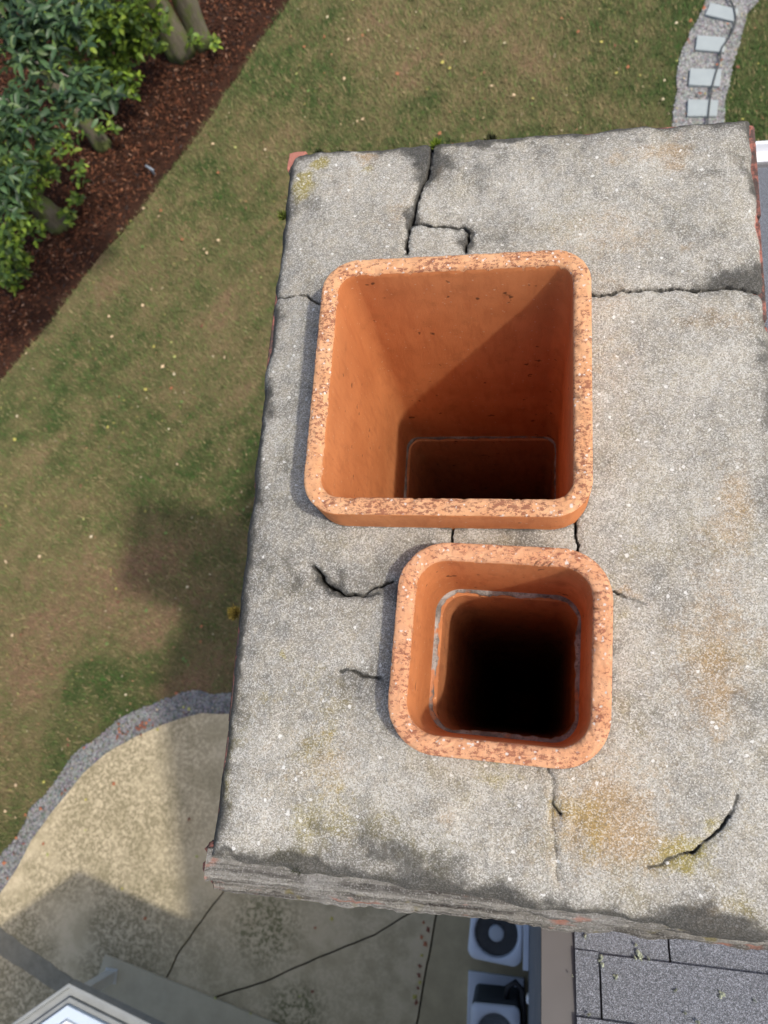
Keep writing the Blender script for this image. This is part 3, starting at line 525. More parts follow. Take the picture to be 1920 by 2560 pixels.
def rbox(u, v, sx_, sy_, r): qx, qy = np.abs(u) - sx_ / 2 + r, np.abs(v) - sy_ / 2 + r; return np.hypot(np.maximum(qx, 0), np.maximum(qy, 0)) + np.minimum(np.maximum(qx, qy), 0) - r
st = .0019; nx, ny = int(CW / st), int(CL / st)
u = np.linspace(0, 1, nx); v = np.linspace(0, 1, ny); U, Vv = np.meshgrid(u, v)
xl = .004 + (fbm(v * 22, 3.3 + 0 * v, 0, 4) - .5) * .014; xr = CW - .004 + (fbm(v * 24, 9.1 + 0 * v, 1, 4) - .5) * .018 - .006 * sst(.62, .75, v)
yb = -.004 - .030 * u + (fbm(u * 16, 5.7 + 0 * u, 2, 4) - .5) * .016; yt = CL - .004 + (fbm(u * 18, 2.2 + 0 * u, 3, 4) - .5) * .014
X = xl[:, None] + U * (xr - xl)[:, None]; Y = yb[None, :] + Vv * (yt - yb)[None, :]
de = np.minimum(np.minimum(X - xl[:, None], xr[:, None] - X), np.minimum(Y - yb[None], yt[None] - Y))
Z = (fbm(X * 5, Y * 5, 1, 3) - .5) * .012 + (fbm(X * 26, Y * 26, 2, 4) - .5) * .0065 + (fbm(X * 120, Y * 120, 5, 2) - .5) * .0016
Z = Z - .012 * np.clip(1 - de / .10, 0, 1) ** 2 - .022 * np.clip(1 - de / .022, 0, 1) ** 2.2
db = rbox(*flue_uv(X, Y, BIG), BIG[2], BIG[3], .06); ds = rbox(*flue_uv(X, Y, SMALL), SMALL[2], SMALL[3], .075)
Z += .008 * np.exp(-np.maximum(np.minimum(db, ds), 0) / .06)
wx, wy = (fbm(X * 55, Y * 55, 7, 3) - .5) * .012, (fbm(X * 55, Y * 55, 11, 3) - .5) * .012
sh = 1.0 / 1330
dk = np.zeros_like(X); ye = np.zeros_like(X); og = np.zeros_like(X); rd = np.zeros_like(X)
for nm, pl in CR.items():
    pl = [(a, b_, w_ * sh) for a, b_, w_ in pl]
    d, wl = pdist(X + wx, Y + wy, pl); half = np.maximum(wl * .36, .0006) * (.45 + 1.15 * fbm(X * 85, Y * 85, 21, 3)); Z -= .0035 * np.clip(wl / .003, .2, 1) * np.exp(-(d / .007) ** 2) * sst(.5, .68, fbm(X * 130, Y * 130, 22, 3))
    Z -= np.clip((half + .0012 - d) / .0018, 0, 1) * np.where(wl < 1.3 * sh, .002, np.where(wl < 1.9 * sh, .012, .065)); dk += np.clip((half + .0021 - d) / .0013, 0, 1) * np.clip(wl / (1.9 * sh), .3, 1) ; Z -= .003 * np.exp(-(d / (.006 + wl)) ** 2)
    if nm in ('c1', 'c7', 'c13', 'c9', 'c2'): dk += np.exp(-(d / (.004 + wl * 1.1)) ** 2) * np.clip(wl / .004, .25, .9)
# the slab beyond the long crack has dropped towards it; its far side stands proud
pc3 = np.interp(X, [q[0] for q in CR['c3']], [q[1] for q in CR['c3']]); m3 = X > BIG[0] + .2
Z -= np.where(m3 & (Y > pc3), .003 * np.exp(-np.abs(Y - pc3) / .04), 0); dk += np.where(m3 & (Y > pc3), .38 * np.exp(-np.abs(Y - pc3) / .012), 0)
pc4 = np.interp(X, [q[0] for q in CR['c4']], [q[1] for q in CR['c4']]); m4 = X < BIG[0] - .2
Z -= np.where(m4 & (Y > pc4), .002 * np.exp(-np.abs(Y - pc4) / .03), 0)
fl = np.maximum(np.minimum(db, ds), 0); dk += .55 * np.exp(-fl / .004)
chip = (X + (CL - Y)) - .044 + (fbm(X * 60, Y * 60, 3, 3) - .5) * .03; kc = sst(.004, -.004, chip); Z = np.where(kc > 0, Z * (1 - kc) - .014 * kc, Z); rd += kc
def blob(lst, arr):
    for x_, y_, rx_, ry_, a_ in lst: arr += a_ * np.exp(-(((X + wx * 2.5 - x_) / (rx_ * sh * 1.45)) ** 2 + ((Y + wy * 2.5 - y_) / (ry_ * sh * 1.45)) ** 2))
blob([(0.292, 1.3079, 26, 40, 0.9), (0.3046, 1.2746, 26, 26, 0.5), (0.2741, 1.165, 16, 16, 0.8), (0.4412, 1.3474, 60, 16, 0.9), (0.3653, 1.3388, 80, 10, 0.6), (0.6103, 1.3462, 160, 10, 0.7), (0.1419, 1.3406, 90, 8, 0.7), (0.8533, 1.0041, 60, 22, 0.75), (0.8834, 1.0133, 20, 40, 0.5), (0.0165, 0.806, 14, 30, 0.8), (0.0081, 0.9501, 10, 80, 0.5), (0.0022, 1.0918, 8, 70, 0.5), (0.0103, 0.6696, 9, 90, 0.6), (0.0139, 0.5397, 10, 80, 0.5), (0.0143, 0.3921, 12, 60, 0.55), (0.0132, 0.2983, 12, 50, 0.6), (0.0112, 0.2152, 14, 40, 0.5), (0.0102, 0.1277, 12, 40, 0.4), (0.1648, 0.0076, 34, 14.4, 0.6336), (0.0947, 0.0133, 60, 11.2, 0.4608), (0.0326, 0.0145, 40, 8, 0.4032), (0.245, 0.0015, 60, 11.2, 0.4608), (0.3455, -0.0078, 60, 14.4, 0.4608), (0.3436, 0.0278, 40, 48, 0.1728), (0.4286, -0.0135, 60, 12.8, 0.5184), (0.4791, -0.0139, 40, 17.6, 0.4608), (0.6945, -0.0151, 60, 20.8, 0.5184), (0.7435, -0.0147, 50, 20.8, 0.576), (0.6506, -0.0263, 60, 11.2, 0.4608), (0.5615, -0.0215, 90, 8, 0.4608), (0.7849, -0.0299, 60, 14.4, 0.3456), (0.0936, 0.6435, 30, 60, 0.18), (0.5335, 0.2219, 30, 20, 0.2), (0.1643, 0.4217, 50, 40, 0.25), (0.2384, 0.2882, 40, 30, 0.25), (0.0699, 0.4584, 50, 80, 0.22), (0.3867, 1.1088, 10, 22, 0.5)], dk)
blob([(0.0771, 1.3089, 13, 12, 1.2), (0.0415, 1.2538, 24, 26, 1.0), (0.0506, 1.2804, 14, 12, 0.4), (0.1742, 1.2893, 14, 9, 0.6), (0.311, 1.3332, 14, 9, 0.8), (0.7276, 0.0817, 38, 16, 0.6), (0.7031, 0.0635, 40, 10, 0.4), (0.7674, 0.1099, 14, 28, 0.35), (0.6024, 0.1103, 22, 40, 0.6), (0.5646, 0.1186, 30, 24, 0.35), (0.0052, 0.167, 18, 40, 0.65), (0.0408, 0.2061, 22, 26, 0.35), (0.0218, 0.1002, 14, 30, 0.55), (0.1251, 0.0133, 40, 14, 0.45), (0.1003, 0.3273, 4, 4, 1), (0.0017, 0.3916, 8, 20, 0.7), (0.7994, 0.0182, 40, 24, 0.45), (0.6632, 1.0159, 6, 6, 0.2), (0.2952, 0.0036, 20, 8, 0.4)], ye)
blob([(0.1744, 1.3133, 20, 13, 1.1), (0.3185, 1.2681, 12, 14, 0.5), (0.7251, 1.2749, 50, 22, 0.5), (0.7577, 1.2378, 20, 16, 0.42), (0.6513, 1.2645, 18, 18, 0.4), (0.766, 1.0751, 10, 10, 0.6), (0.6077, 0.1159, 60, 56, 0.55), (0.6412, 0.1637, 70, 60, 0.38), (0.7945, 0.4095, 40, 120, 0.34), (0.824, 0.5932, 30, 90, 0.3), (0.7797, 0.3054, 36, 70, 0.36), (0.8382, 0.9269, 50, 30, 0.36), (0.7755, 0.9294, 40, 20, 0.3), (0.3824, 0.103, 24, 16, 0.45), (0.187, 0.1624, 50, 40, 0.3), (0.1298, 1.2519, 30, 40, 0.25), (0.2468, 1.169, 30, 26, 0.35), (0.653, 0.4507, 22, 8, 0.6), (0.7392, 0.3579, 60, 100, 0.22), (0.6656, 0.0833, 60, 40, 0.4)], og)
edge = np.exp(-de / .017); dk += edge * np.where(Y < .05, .6, 1.0) * sst(.40, .56, fbm(X * 14, Y * 14, 4, 3)) + edge * .25
rd += edge * .8 * sst(.56, .62, fbm(X * 12 + 5, Y * 12, 8, 3)) * np.where((Y > CL - .02) | (X > CW - .03), 1, .35)
dk += .42 * sst(.46, .70, fbm(X * 6.5 + 2, Y * 6.5, 12, 5)) * (.35 + .75 * sst(.62, .08, X)) + .26 * sst(.54, .74, fbm(X * 27, Y * 27, 13, 4)) + .34 * np.exp(-de / .045) * sst(.36, .62, fbm(X * 9, Y * 9 + 4, 14, 4))
ye += .30 * sst(.54, .74, fbm(X * 11 + 3, Y * 11, 15, 4)) * sst(.75, .15, Y) + .16 * sst(.56, .74, fbm(X * 15, Y * 15, 16, 4)); og += .34 * sst(.50, .70, fbm(X * 8 + 9, Y * 8, 17, 5)) * (.35 + .65 * sst(.35, .75, X))
stain = np.stack([np.clip(dk, 0, 1.2), np.clip(ye, 0, 1.2), np.clip(og, 0, 1.2), np.clip(rd, 0, 1)], -1).reshape(-1, 4)
idx = np.arange(X.size).reshape(X.shape); F = np.stack([idx[:-1, :-1], idx[:-1, 1:], idx[1:, 1:], idx[1:, :-1]], -1).reshape(-1, 4)
fc = lambda A: A.ravel()[F].mean(1)
fx, fy = fc(X), fc(Y); hole = (fc(db) < -.012) | (fc(ds) < -.012)
x1c = np.interp(fy, [q[1] for q in CR['c1'][::-1]], [q[0] for q in CR['c1'][::-1]]); up = np.where(fx < BIG[0], fy > np.interp(fx, [q[0] for q in CR['c4']], [q[1] for q in CR['c4']]), fy > np.interp(fx, [q[0] for q in CR['c3']], [q[1] for q in CR['c3']]))
x5 = np.interp(fy, [q[1] for q in CR['c5'][::-1]], [q[0] for q in CR['c5'][::-1]]); x6 = np.interp(fy, [q[1] for q in CR['c6'][::-1]], [q[0] for q in CR['c6'][::-1]])
mid = (fy < BIG[1] - BIG[3] / 2 + .03) & (fy > SMALL[1]) & (fx > x5) & (fx < x6)
c2x = [q[0] for q in CR['c2'][:5]]; c2y = [q[1] for q in CR['c2'][:5]]; frag = up & (fx > x1c) & (fx < CR['c2'][4][0]) & (fy < np.interp(fx, c2x, c2y))
piece = np.where(frag, 3, np.where(up & (fx < x1c), 0, np.where(up, 1, np.where(mid, 4, 2))))
P3 = np.stack([X, Y, Z + ZC], -1).reshape(-1, 3)
nb = len(P3); per = np.concatenate([idx[0, :], idx[1:, -1], idx[-1, -2::-1], idx[-2:0:-1, 0]]); skirt = P3[per].copy(); skirt[:, 2] = ZC - .055 + (fbm(skirt[:, 0] * 30, skirt[:, 1] * 30, 4, 2) - .5) * .01
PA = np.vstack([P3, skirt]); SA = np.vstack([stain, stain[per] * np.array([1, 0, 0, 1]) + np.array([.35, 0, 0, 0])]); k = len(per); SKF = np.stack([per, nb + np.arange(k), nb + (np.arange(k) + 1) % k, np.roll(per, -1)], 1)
skp = np.zeros(k, int); sx_, sy_ = skirt[:, 0], skirt[:, 1]; skup = np.where(sx_ < BIG[0], sy_ > CR['c4'][0][1], sy_ > CR['c3'][-1][1]); skp = np.where(skup & (sx_ < CR['c1'][0][0]), 0, np.where(skup, 1, 2))
plab = {0: 'corner piece of the crown with yellow lichen', 1: 'plain far piece of the crown beyond the long crack', 2: 'largest piece of the crown round the smaller flue', 3: 'small broken piece of crown against the larger flue', 4: 'short piece of crown between the two flues'}
for pc in range(5):
    f = np.vstack([F[(piece == pc) & ~hole], SKF[skp == pc]]) if pc < 3 else F[(piece == pc) & ~hole]
    used, inv = np.unique(f.ravel(), return_inverse=True); o = obj('crown_slab', mesh_np('crown_slab', PA[used], inv.reshape(-1, 4), M_crown, {'stain': SA[used]}, True), chim); tag(o, plab[pc])

# clay flues: outer wall, broken rim, inner wall, mortar joint, lower liner
def flue(f, rc, t, zj, shift, mats, lowlen, label, seed):
    cx_, cy_, sx_, sy_, h_, yw = f; per_n = 420
    base = rsq(0, 0, 1, 1, 0, 2)
    def prof(d, n=per_n):
        """rounded rectangle inset by d, resampled evenly by angle of the arc parameter"""
        P = np.array(rsq(0, 0, sx_ - 2 * d, sy_ - 2 * d, max(rc - d, .012), 24)); P = np.vstack([P, P[:1]]); L = np.concatenate([[0], np.cumsum(np.hypot(*np.diff(P, axis=0).T))]); s_ = np.linspace(0, L[-1], n, endpoint=False)
        return np.stack([np.interp(s_, L, P[:, 0]), np.interp(s_, L, P[:, 1])], 1)
    c_, s_ = math.cos(yw), math.sin(yw)
    def world(p2, z, dx=0, dy=0): return np.stack([cx_ + dx + p2[:, 0] * c_ - p2[:, 1] * s_, cy_ + dy + p2[:, 0] * s_ + p2[:, 1] * c_, np.broadcast_to(z, len(p2)) + ZC], 1)
    rings = []; mids = []
    tt = np.arange(per_n) / per_n; pin = fbm(np.cos(tt * 6.283) * 26 + seed, np.sin(tt * 6.283) * 26, seed, 4) - .5; big = fbm(np.cos(tt * 6.283) * 3 + seed, np.sin(tt * 6.283) * 3, seed + 2, 3) - .5
    warp = big * .008
    for z in np.linspace(-.12, h_ - .012, 6): rings.append(world(prof(0), z)); mids.append(0)
    rings.append(world(prof(.000), h_ - .004 + pin * .006)); mids.append(0)
    for q in np.linspace(.06, .94, 10):
        nz = (fbm(tt * 190 + seed, q * 9 + 0 * tt, seed, 3) - .5) * .005; chipi = np.clip(pin - .10, 0, 1) * .05 * sst(.55, 1, q)
        rings.append(world(prof(t * q), h_ + nz + warp * .3 - .004 * (2 * q - 1) ** 4 - chipi)); mids.append(1)
    chipi = np.clip(pin - .06, 0, 1) * .05
    rings.append(world(prof(t), h_ - .006 - chipi + pin * .006)); mids.append(1)
    for z in np.linspace(h_ - .02, zj, 34)[0:]: 
        rings.append(world(prof(t), z)); mids.append(0)
    n = per_n; nr = len(rings); V = np.vstack(rings); j = np.arange(n); F_ = np.vstack([np.stack([i * n + j, i * n + (j + 1) % n, (i + 1) * n + (j + 1) % n, (i + 1) * n + j], 1) for i in range(nr - 1)]); mi = np.repeat([max(mids[i], 0) if mids[i + 1] or mids[i] else 0 for i in range(nr - 1)], n)
    mi = np.repeat([1 if (mids[i] and mids[i + 1]) or (mids[i + 1] and not mids[i]) else 0 for i in range(nr - 1)], n)
    fo = obj('flue_liner', mesh_np('flue_liner', V, F_, [mats[0], mats[1]], None, True, mi), chim); tag(fo, label)
    # mortar bed squeezed into the joint
    R_ = []
    for a in np.linspace(0, math.pi, 7):
        d = t - .004 + math.sin(a) * ((.0055 if seed == 3 else .0095) + .011 * (fbm(np.cos(tt * 6.283) * 9 + 20, np.sin(tt * 6.283) * 9 + 20, seed, 4) - .42)); P = prof(t - .002); inn = -(P / np.linalg.norm(P, axis=1)[:, None]); R_.append(world(P + inn * (d - t + .004)[:, None], zj + math.cos(a) * .007 + (fbm(tt * 30, 7 + 0 * tt, seed, 2) - .5) * .006))
    nr = len(R_); F_ = np.vstack([np.stack([i * n + j, i * n + (j + 1) % n, (i + 1) * n + (j + 1) % n, (i + 1) * n + j], 1) for i in range(nr - 1)]); tag(obj('mortar_joint', mesh_np('mortar_joint', np.vstack(R_), F_, M_mortar, None, True), fo), 'grey mortar joint inside the flue')
    R_ = [world(prof(t - .010), zj - .004, *shift), world(prof(t + .005), zj - .004, *shift)] + [world(prof(t + .006), z, *shift) for z in np.linspace(zj - .008, zj - lowlen, 14)]
    nr = len(R_); V = np.vstack(R_ + [world(np.zeros((1, 2)), zj - lowlen)]); F_ = np.vstack([np.stack([i * n + j, i * n + (j + 1) % n, (i + 1) * n + (j + 1) % n, (i + 1) * n + j], 1) for i in range(nr - 1)]); cap = np.stack([(nr - 1) * n + j, (nr - 1) * n + (j + 1) % n, np.full(n, nr * n)], 1)
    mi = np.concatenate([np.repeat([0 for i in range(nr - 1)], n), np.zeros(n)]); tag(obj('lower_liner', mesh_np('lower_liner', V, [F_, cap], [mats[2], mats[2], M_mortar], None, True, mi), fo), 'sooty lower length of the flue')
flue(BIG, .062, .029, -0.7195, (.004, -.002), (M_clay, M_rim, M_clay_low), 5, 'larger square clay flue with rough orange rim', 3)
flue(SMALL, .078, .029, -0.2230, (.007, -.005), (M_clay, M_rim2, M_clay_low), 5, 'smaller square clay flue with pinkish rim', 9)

# brick courses below the crown
def brick_mesh(L, D, H, seed):
    bm = bmesh.new(); bmesh.ops.create_cube(bm, size=1); bmesh.ops.scale(bm, vec=(L, D, H), verts=bm.verts); bmesh.ops.bevel(bm, geom=bm.edges[:], offset=.004, segments=1, affect='EDGES')
    r_ = random.Random(seed)
    for v_ in bm.verts: v_.co += Vector((r_.uniform(-1, 1), r_.uniform(-1, 1), r_.uniform(-1, 1))) * .0015
    me = bpy.data.meshes.new('brick'); bm.to_mesh(me); bm.free(); me.materials.append(M_brick); return me
HB, GJ, DB = .057, .010, .092; x0, x1, y0, y1 = .008, CW - .011, .008, CL - .006
variants = {}
def brick(cx_, cy_, z, L, rot, s_):
    key = (round(L, 3), s_ % 4); me = variants.setdefault(key, brick_mesh(L, DB, HB, s_)); o = obj('brick', me, chim); o.location = (cx_, cy_, z); o.rotation_euler = (random.uniform(-.006, .006), random.uniform(-.006, .006), rot + random.uniform(-.006, .006))
for k in range(9):
    z = ZC - .022 - HB / 2 - k * (HB + GJ); s_ = k % 2
    nxb, nyb = 4, 6
    for side in range(4):
        Lx = (x1 - x0 - (DB + GJ)) ; Ly = (y1 - y0 - (DB + GJ))
        if side in (0, 2):
            nb_ = nxb; l = Lx / nb_ - GJ; yy = (y0 + DB / 2) if side == 0 else (y1 - DB / 2); st_ = x0 if (side == 0) == (s_ == 0) else x0 + DB + GJ
            if side == 0 and k == 0: continue                                     # covered by the mortar ledge
            for i in range(nb_): brick(st_ + i * (l + GJ) + l / 2, yy + random.uniform(-.004, .004), z, l, 0, k * 7 + i)
        else:
            nb_ = nyb; l = Ly / nb_ - GJ; xx = (x1 - DB / 2) if side == 1 else (x0 + DB / 2); st_ = y0 if (side == 1) == (s_ == 1) else y0 + DB + GJ
            if side == 1: st_ = y0 if s_ == 0 and False else st_
            for i in range(nb_): brick(xx + random.uniform(-.004, .004), st_ + i * (l + GJ) + l / 2, z, l, math.pi / 2, k * 5 + i)
zt = ZC - .03; zm = ZC - .022 - 9 * (HB + GJ)
b = B()
def tubebox(b, X0, X1, Y0, Y1, th, za, zb):
    O = [(X0, Y0), (X1, Y0), (X1, Y1), (X0, Y1)]; I = [(X0 + th, Y0 + th), (X1 - th, Y0 + th), (X1 - th, Y1 - th), (X0 + th, Y1 - th)]
    V = [(x, y, z) for P in (O, I) for z in (za, zb) for x, y in P]; F_ = []
    for i in range(4): j_ = (i + 1) % 4; F_ += [(i, j_, 4 + j_, 4 + i), (8 + j_, 8 + i, 12 + i, 12 + j_), (4 + i, 4 + j_, 12 + j_, 12 + i), (j_, i, 8 + i, 8 + j_)]
    b.add(V, F_)
tubebox(b, x0 + .010, x1 - .010, y0 + .010, y1 - .010, .07, zm, zt); b.build('mortar_bed', plain('bed_mortar', (.3, .28, .25), .95, .2, var=.3, sc=40, bump=1), chim)
b = B(); tubebox(b, x0, x1, y0, y1, .085, 0, zm - .004); b.build('shaft', M_shaft, chim)
# layered mortar ledge along the near edge
def ledge(z0, z1, ol, orr, name, seed, xa=.004, xb=None):
    n = 300; xs = np.linspace(xa, xb or CW + .03, n); f = (xs - xs[0]) / (xs[-1] - xs[0]); out = -(ol + (orr - ol) * f)
    jit = (fbm(xs * 22, seed + 0 * xs, 1, 5) - .5) * .012 + (fbm(xs * 110, seed + 0 * xs, 4, 3) - .5) * .005; rows = []
    sag = (fbm(xs * 7, seed + 3 + 0 * xs, 2, 3) - .5) * .008
    for q, (dy, z) in enumerate(((.05, z1 + .001), (.02, z1 + .001), (.006, z1 - .001), (.0, z1 - (z1 - z0) * .25), (-.001, z1 - (z1 - z0) * .6), (.003, z0 + .002), (.012, z0), (.06, z0))):
        rows.append(np.stack([xs + (fbm(xs * 0 + q, seed + 0 * xs, 1, 2) - .5) * .006, out + jit * (.6 if q in (0, 7) else 1) + dy, ZC + z + sag + (fbm(xs * 60, seed + q + 0 * xs, 2, 3) - .5) * .003], 1))
    V = np.vstack(rows); j_ = np.arange(n - 1); F_ = np.vstack([np.stack([i * n + j_, (i + 1) * n + j_, (i + 1) * n + j_ + 1, i * n + j_ + 1], 1) for i in range(len(rows) - 1)])
    e0 = np.array([[i * n for i in range(8)]]); e1 = np.array([[i * n + n - 1 for i in range(8)][::-1]])
    return obj(name, mesh_np(name, V, [F_, e0, e1], M_ledge, None, True), chim)
ledge(-0.036, -0.019, 0.0315, 0.0238, 'mortar_ledge', 3, 0.000)
ledge(-0.056, -0.038, 0.0443, 0.0349, 'mortar_ledge', 11, 0.008)
ledge(-0.08, -0.058, 0.0560, 0.0451, 'mortar_ledge', 19, 0.014)
# spalled brick ends at the near left corner
for px, py, pz, r_ in [(0.004, -0.012, -0.03, 0.012), (0.01, -0.03, -0.046, 0.01), (0.016, -0.044, -0.062, 0.008), (0.006, 0.015, -0.03, 0.014), (0.012, -0.038, -0.055, 0.006)]:
    bm = bmesh.new(); bmesh.ops.create_icosphere(bm, subdivisions=2, radius=r_)
    for v_ in bm.verts: v_.co *= 1 + random.uniform(-.25, .25); v_.co.z *= .7
    me = bpy.data.meshes.new('brick_fragment'); bm.to_mesh(me); bm.free(); me.materials.append(M_brick); o = obj('brick_fragment', me, chim); o.location = (px, py, ZC + pz)

# ================================================================== MOSS ON THE CROWN EDGE
def moss(x_, y_, z_, r_, n, label, hue):
    V = []; F_ = []; C = []
    for i in range(n):
        a, d = rng.uniform(0, 6.283), r_ * math.sqrt(rng.random()); px, py = x_ + math.cos(a) * d * .8, y_ + math.sin(a) * d; hgt = r_ * .75 * (1 - (d / r_) ** 2) + .002; tx, ty = math.cos(a) * .006 + rng.normal(0, .003), math.sin(a) * .006 + rng.normal(0, .003); wv = .0014; b0 = len(V); an = rng.uniform(0, 3.14)
        V += [(px - wv * math.cos(an), py - wv * math.sin(an), z_ + hgt * .3 - .004), (px + wv * math.cos(an), py + wv * math.sin(an), z_ + hgt * .3 - .004), (px + tx, py + ty, z_ + hgt + .004)]; F_.append((b0, b0 + 1, b0 + 2)); cc = np.array(hue) * rng.uniform(.4, 1.5); C += [cc * .6, cc * .6, cc * 1.2]
    bmv = B()
    kk_ = 10; dome = [(x_ + math.cos(j * 6.283 / kk_) * r_ * f * .75, y_ + math.sin(j * 6.283 / kk_) * r_ * f * .9, z_ + r_ * .5 * (1 - f * f) - .004) for f in (1, .7, .35) for j in range(kk_)] + [(x_, y_, z_ + r_ * .5)]
    b0 = len(V); V += dome; C += [np.array(hue) * .5] * len(dome); F_ += [t for r0 in range(2) for j in range(kk_) for t in ((b0 + r0 * kk_ + j, b0 + r0 * kk_ + (j + 1) % kk_, b0 + (r0 + 1) * kk_ + (j + 1) % kk_), (b0 + r0 * kk_ + j, b0 + (r0 + 1) * kk_ + (j + 1) % kk_, b0 + (r0 + 1) * kk_ + j))] + [(b0 + 2 * kk_ + j, b0 + 2 * kk_ + (j + 1) % kk_, b0 + 3 * kk_) for j in range(kk_)]
    tag(obj('moss_tuft', mesh_np('moss_tuft', np.array(V), np.array(F_), M_moss, {'tint': np.array(C)})), label, 'moss', 'moss tufts along the crown edge')
for (x_, y_, z_), r_, n_, lb, hu in [((-0.0035, 0.399, -0.026), 0.006, 420, 'ochre moss tuft halfway down the left crown edge', (0.12, 0.09, 0.02)), ((0.0002, 1.211, -0.03), 0.006, 140, 'green moss tuft near the far left corner edge', (0.12, 0.15, 0.03)), ((0.0685, 1.3445, -0.02), 0.009, 170, 'dark moss cushion on the far edge beside the yellow lichen', (0.04, 0.05, 0.02)), ((0.3111, 1.3393, -0.012), 0.007, 200, 'bright green moss tuft where the crack meets the far edge', (0.12, 0.17, 0.02)), ((0.1563, 0.0127, -0.022), 0.015, 260, 'dark green moss cushion in the hollow of the near edge', (0.035, 0.045, 0.015)), ((0.4179, 1.3486, -0.022), 0.009, 150, 'dark moss cushion on the far edge left of the path', (0.05, 0.055, 0.025)), ((0.1128, 1.3427, -0.02), 0.006, 90, 'smallest dark moss cushion on the far edge', (0.04, 0.05, 0.02))]: moss(x_, y_, ZC + z_, r_, n_, lb, hu)

# ================================================================== TREES AND SHRUBS
def leaf_mesh(name, P, up, size, asp, col, mat, parent, droop=.25):
    """P (n,3) bases, up (n,3) directions of the leaf axis; folded six-point leaves"""
    n = len(P); ax_ = up / np.linalg.norm(up, axis=1)[:, None]; sd = np.cross(ax_, np.array([0, 0, 1.]) + rng.normal(0, .35, (n, 3))); sd /= np.linalg.norm(sd, axis=1)[:, None]; nr_ = np.cross(sd, ax_); s_ = size[:, None]
    k = lambda a, b_, c_: P + ax_ * s_ * a + sd * s_ * asp * b_ + nr_ * s_ * c_
    V = np.stack([k(0, 0, 0), k(.3, .42, .07), k(.7, .36, .05 - droop * .3), k(1, 0, -droop), k(.7, -.36, .05 - droop * .3), k(.3, -.42, .07), k(.5, 0, -.03)], 1)
    f = np.array([(0, 6, 1), (1, 6, 2), (2, 6, 3), (3, 6, 4), (4, 6, 5), (5, 6, 0)]); F_ = (np.arange(n)[:, None, None] * 7 + f[None]).reshape(-1, 3)
    return obj(name, mesh_np(name, V.reshape(-1, 3), F_, mat, {'tint': np.repeat(col, 7, 0)}), parent)
def clusters(cl, per_whorl, flat):
    Ps, Us = [], []
    for (x_, y_, z_), r_, n_ in cl:
        for i in range(n_):
            d = rng.normal(0, .5, 3); d[2] *= flat; c_ = np.array([x_, y_, z_]) + d * r_; a0 = rng.uniform(0, 6.283); tilt = rng.normal(0, .35, 2); kw = rng.integers(per_whorl[0], per_whorl[1] + 1)
            for q in range(kw):
                a = a0 + q * 6.283 / kw + rng.normal(0, .25); Us.append((math.cos(a), math.sin(a), math.cos(a) * tilt[0] + math.sin(a) * tilt[1] + rng.normal(.05, .25))); Ps.append(c_)
    return np.array(Ps), np.array(Us)
def trunk(pts, rs, parent, loc, name='trunk', mat=None):
    b = B(); out = []; rr_ = []
    for i in range(len(pts) - 1):
        for k in range(5): t = k / 5; out.append(tuple(np.array(pts[i]) * (1 - t) + np.array(pts[i + 1]) * t)); rr_.append(rs[i] * (1 - t) + rs[i + 1] * t)
    out.append(pts[-1]); rr_.append(rs[-1]); rr_ = [r_ * random.uniform(.9, 1.1) for r_ in rr_]
    b.tube([(x - loc[0] + random.gauss(0, .004), y - loc[1], z) for x, y, z in out], rr_, 30); V_ = b.v[0].reshape(-1, 30, 3); c0 = V_.mean(1, keepdims=True); an = np.arange(30)[None] * 6.283 / 30; fz = V_[..., 2]; b.v[0] = (c0 + (V_ - c0) * (1 + .5 * (fbm(np.cos(an) * 2.6 + loc[0], np.sin(an) * 2.6, fz * 1.5, 4) - .5))[..., None]).reshape(-1, 3); return b.build(name, mat or M_bark, parent, smooth=True)
def plant(name, label, cat, base, stems, cl, lsize, asp, pal, mat, whorl=(3, 5), flat=.45, group=None, extra=None):
    t = empty(name, (base[0], base[1], 0)); tag(t, label, cat, group)
    for pts, rs in stems: trunk(pts, rs, t, base)
    for pts, rs in (extra or []): trunk(pts, rs, t, base, 'branch', M_twig)
    P, U_ = clusters(cl, whorl, flat); n = len(P); pal = np.array(pal); c_ = pal[rng.integers(0, len(pal), n)] * rng.uniform(.7, 1.3, n)[:, None]
    leaf_mesh('crown', P - np.array([base[0], base[1], 0]), U_, rng.uniform(.7, 1.2, n) * lsize, asp, c_, mat, t); return t
YG = [(.03, .06, .012), (.10, .17, .02), (.14, .22, .022), (.08, .13, .018), (.19, .26, .03), (.05, .09, .018)]; BG = [(.014, .032, .014), (.022, .045, .018), (.03, .062, .025), (.042, .084, .032), (.055, .105, .038), (.028, .056, .022), (.085, .135, .04)]
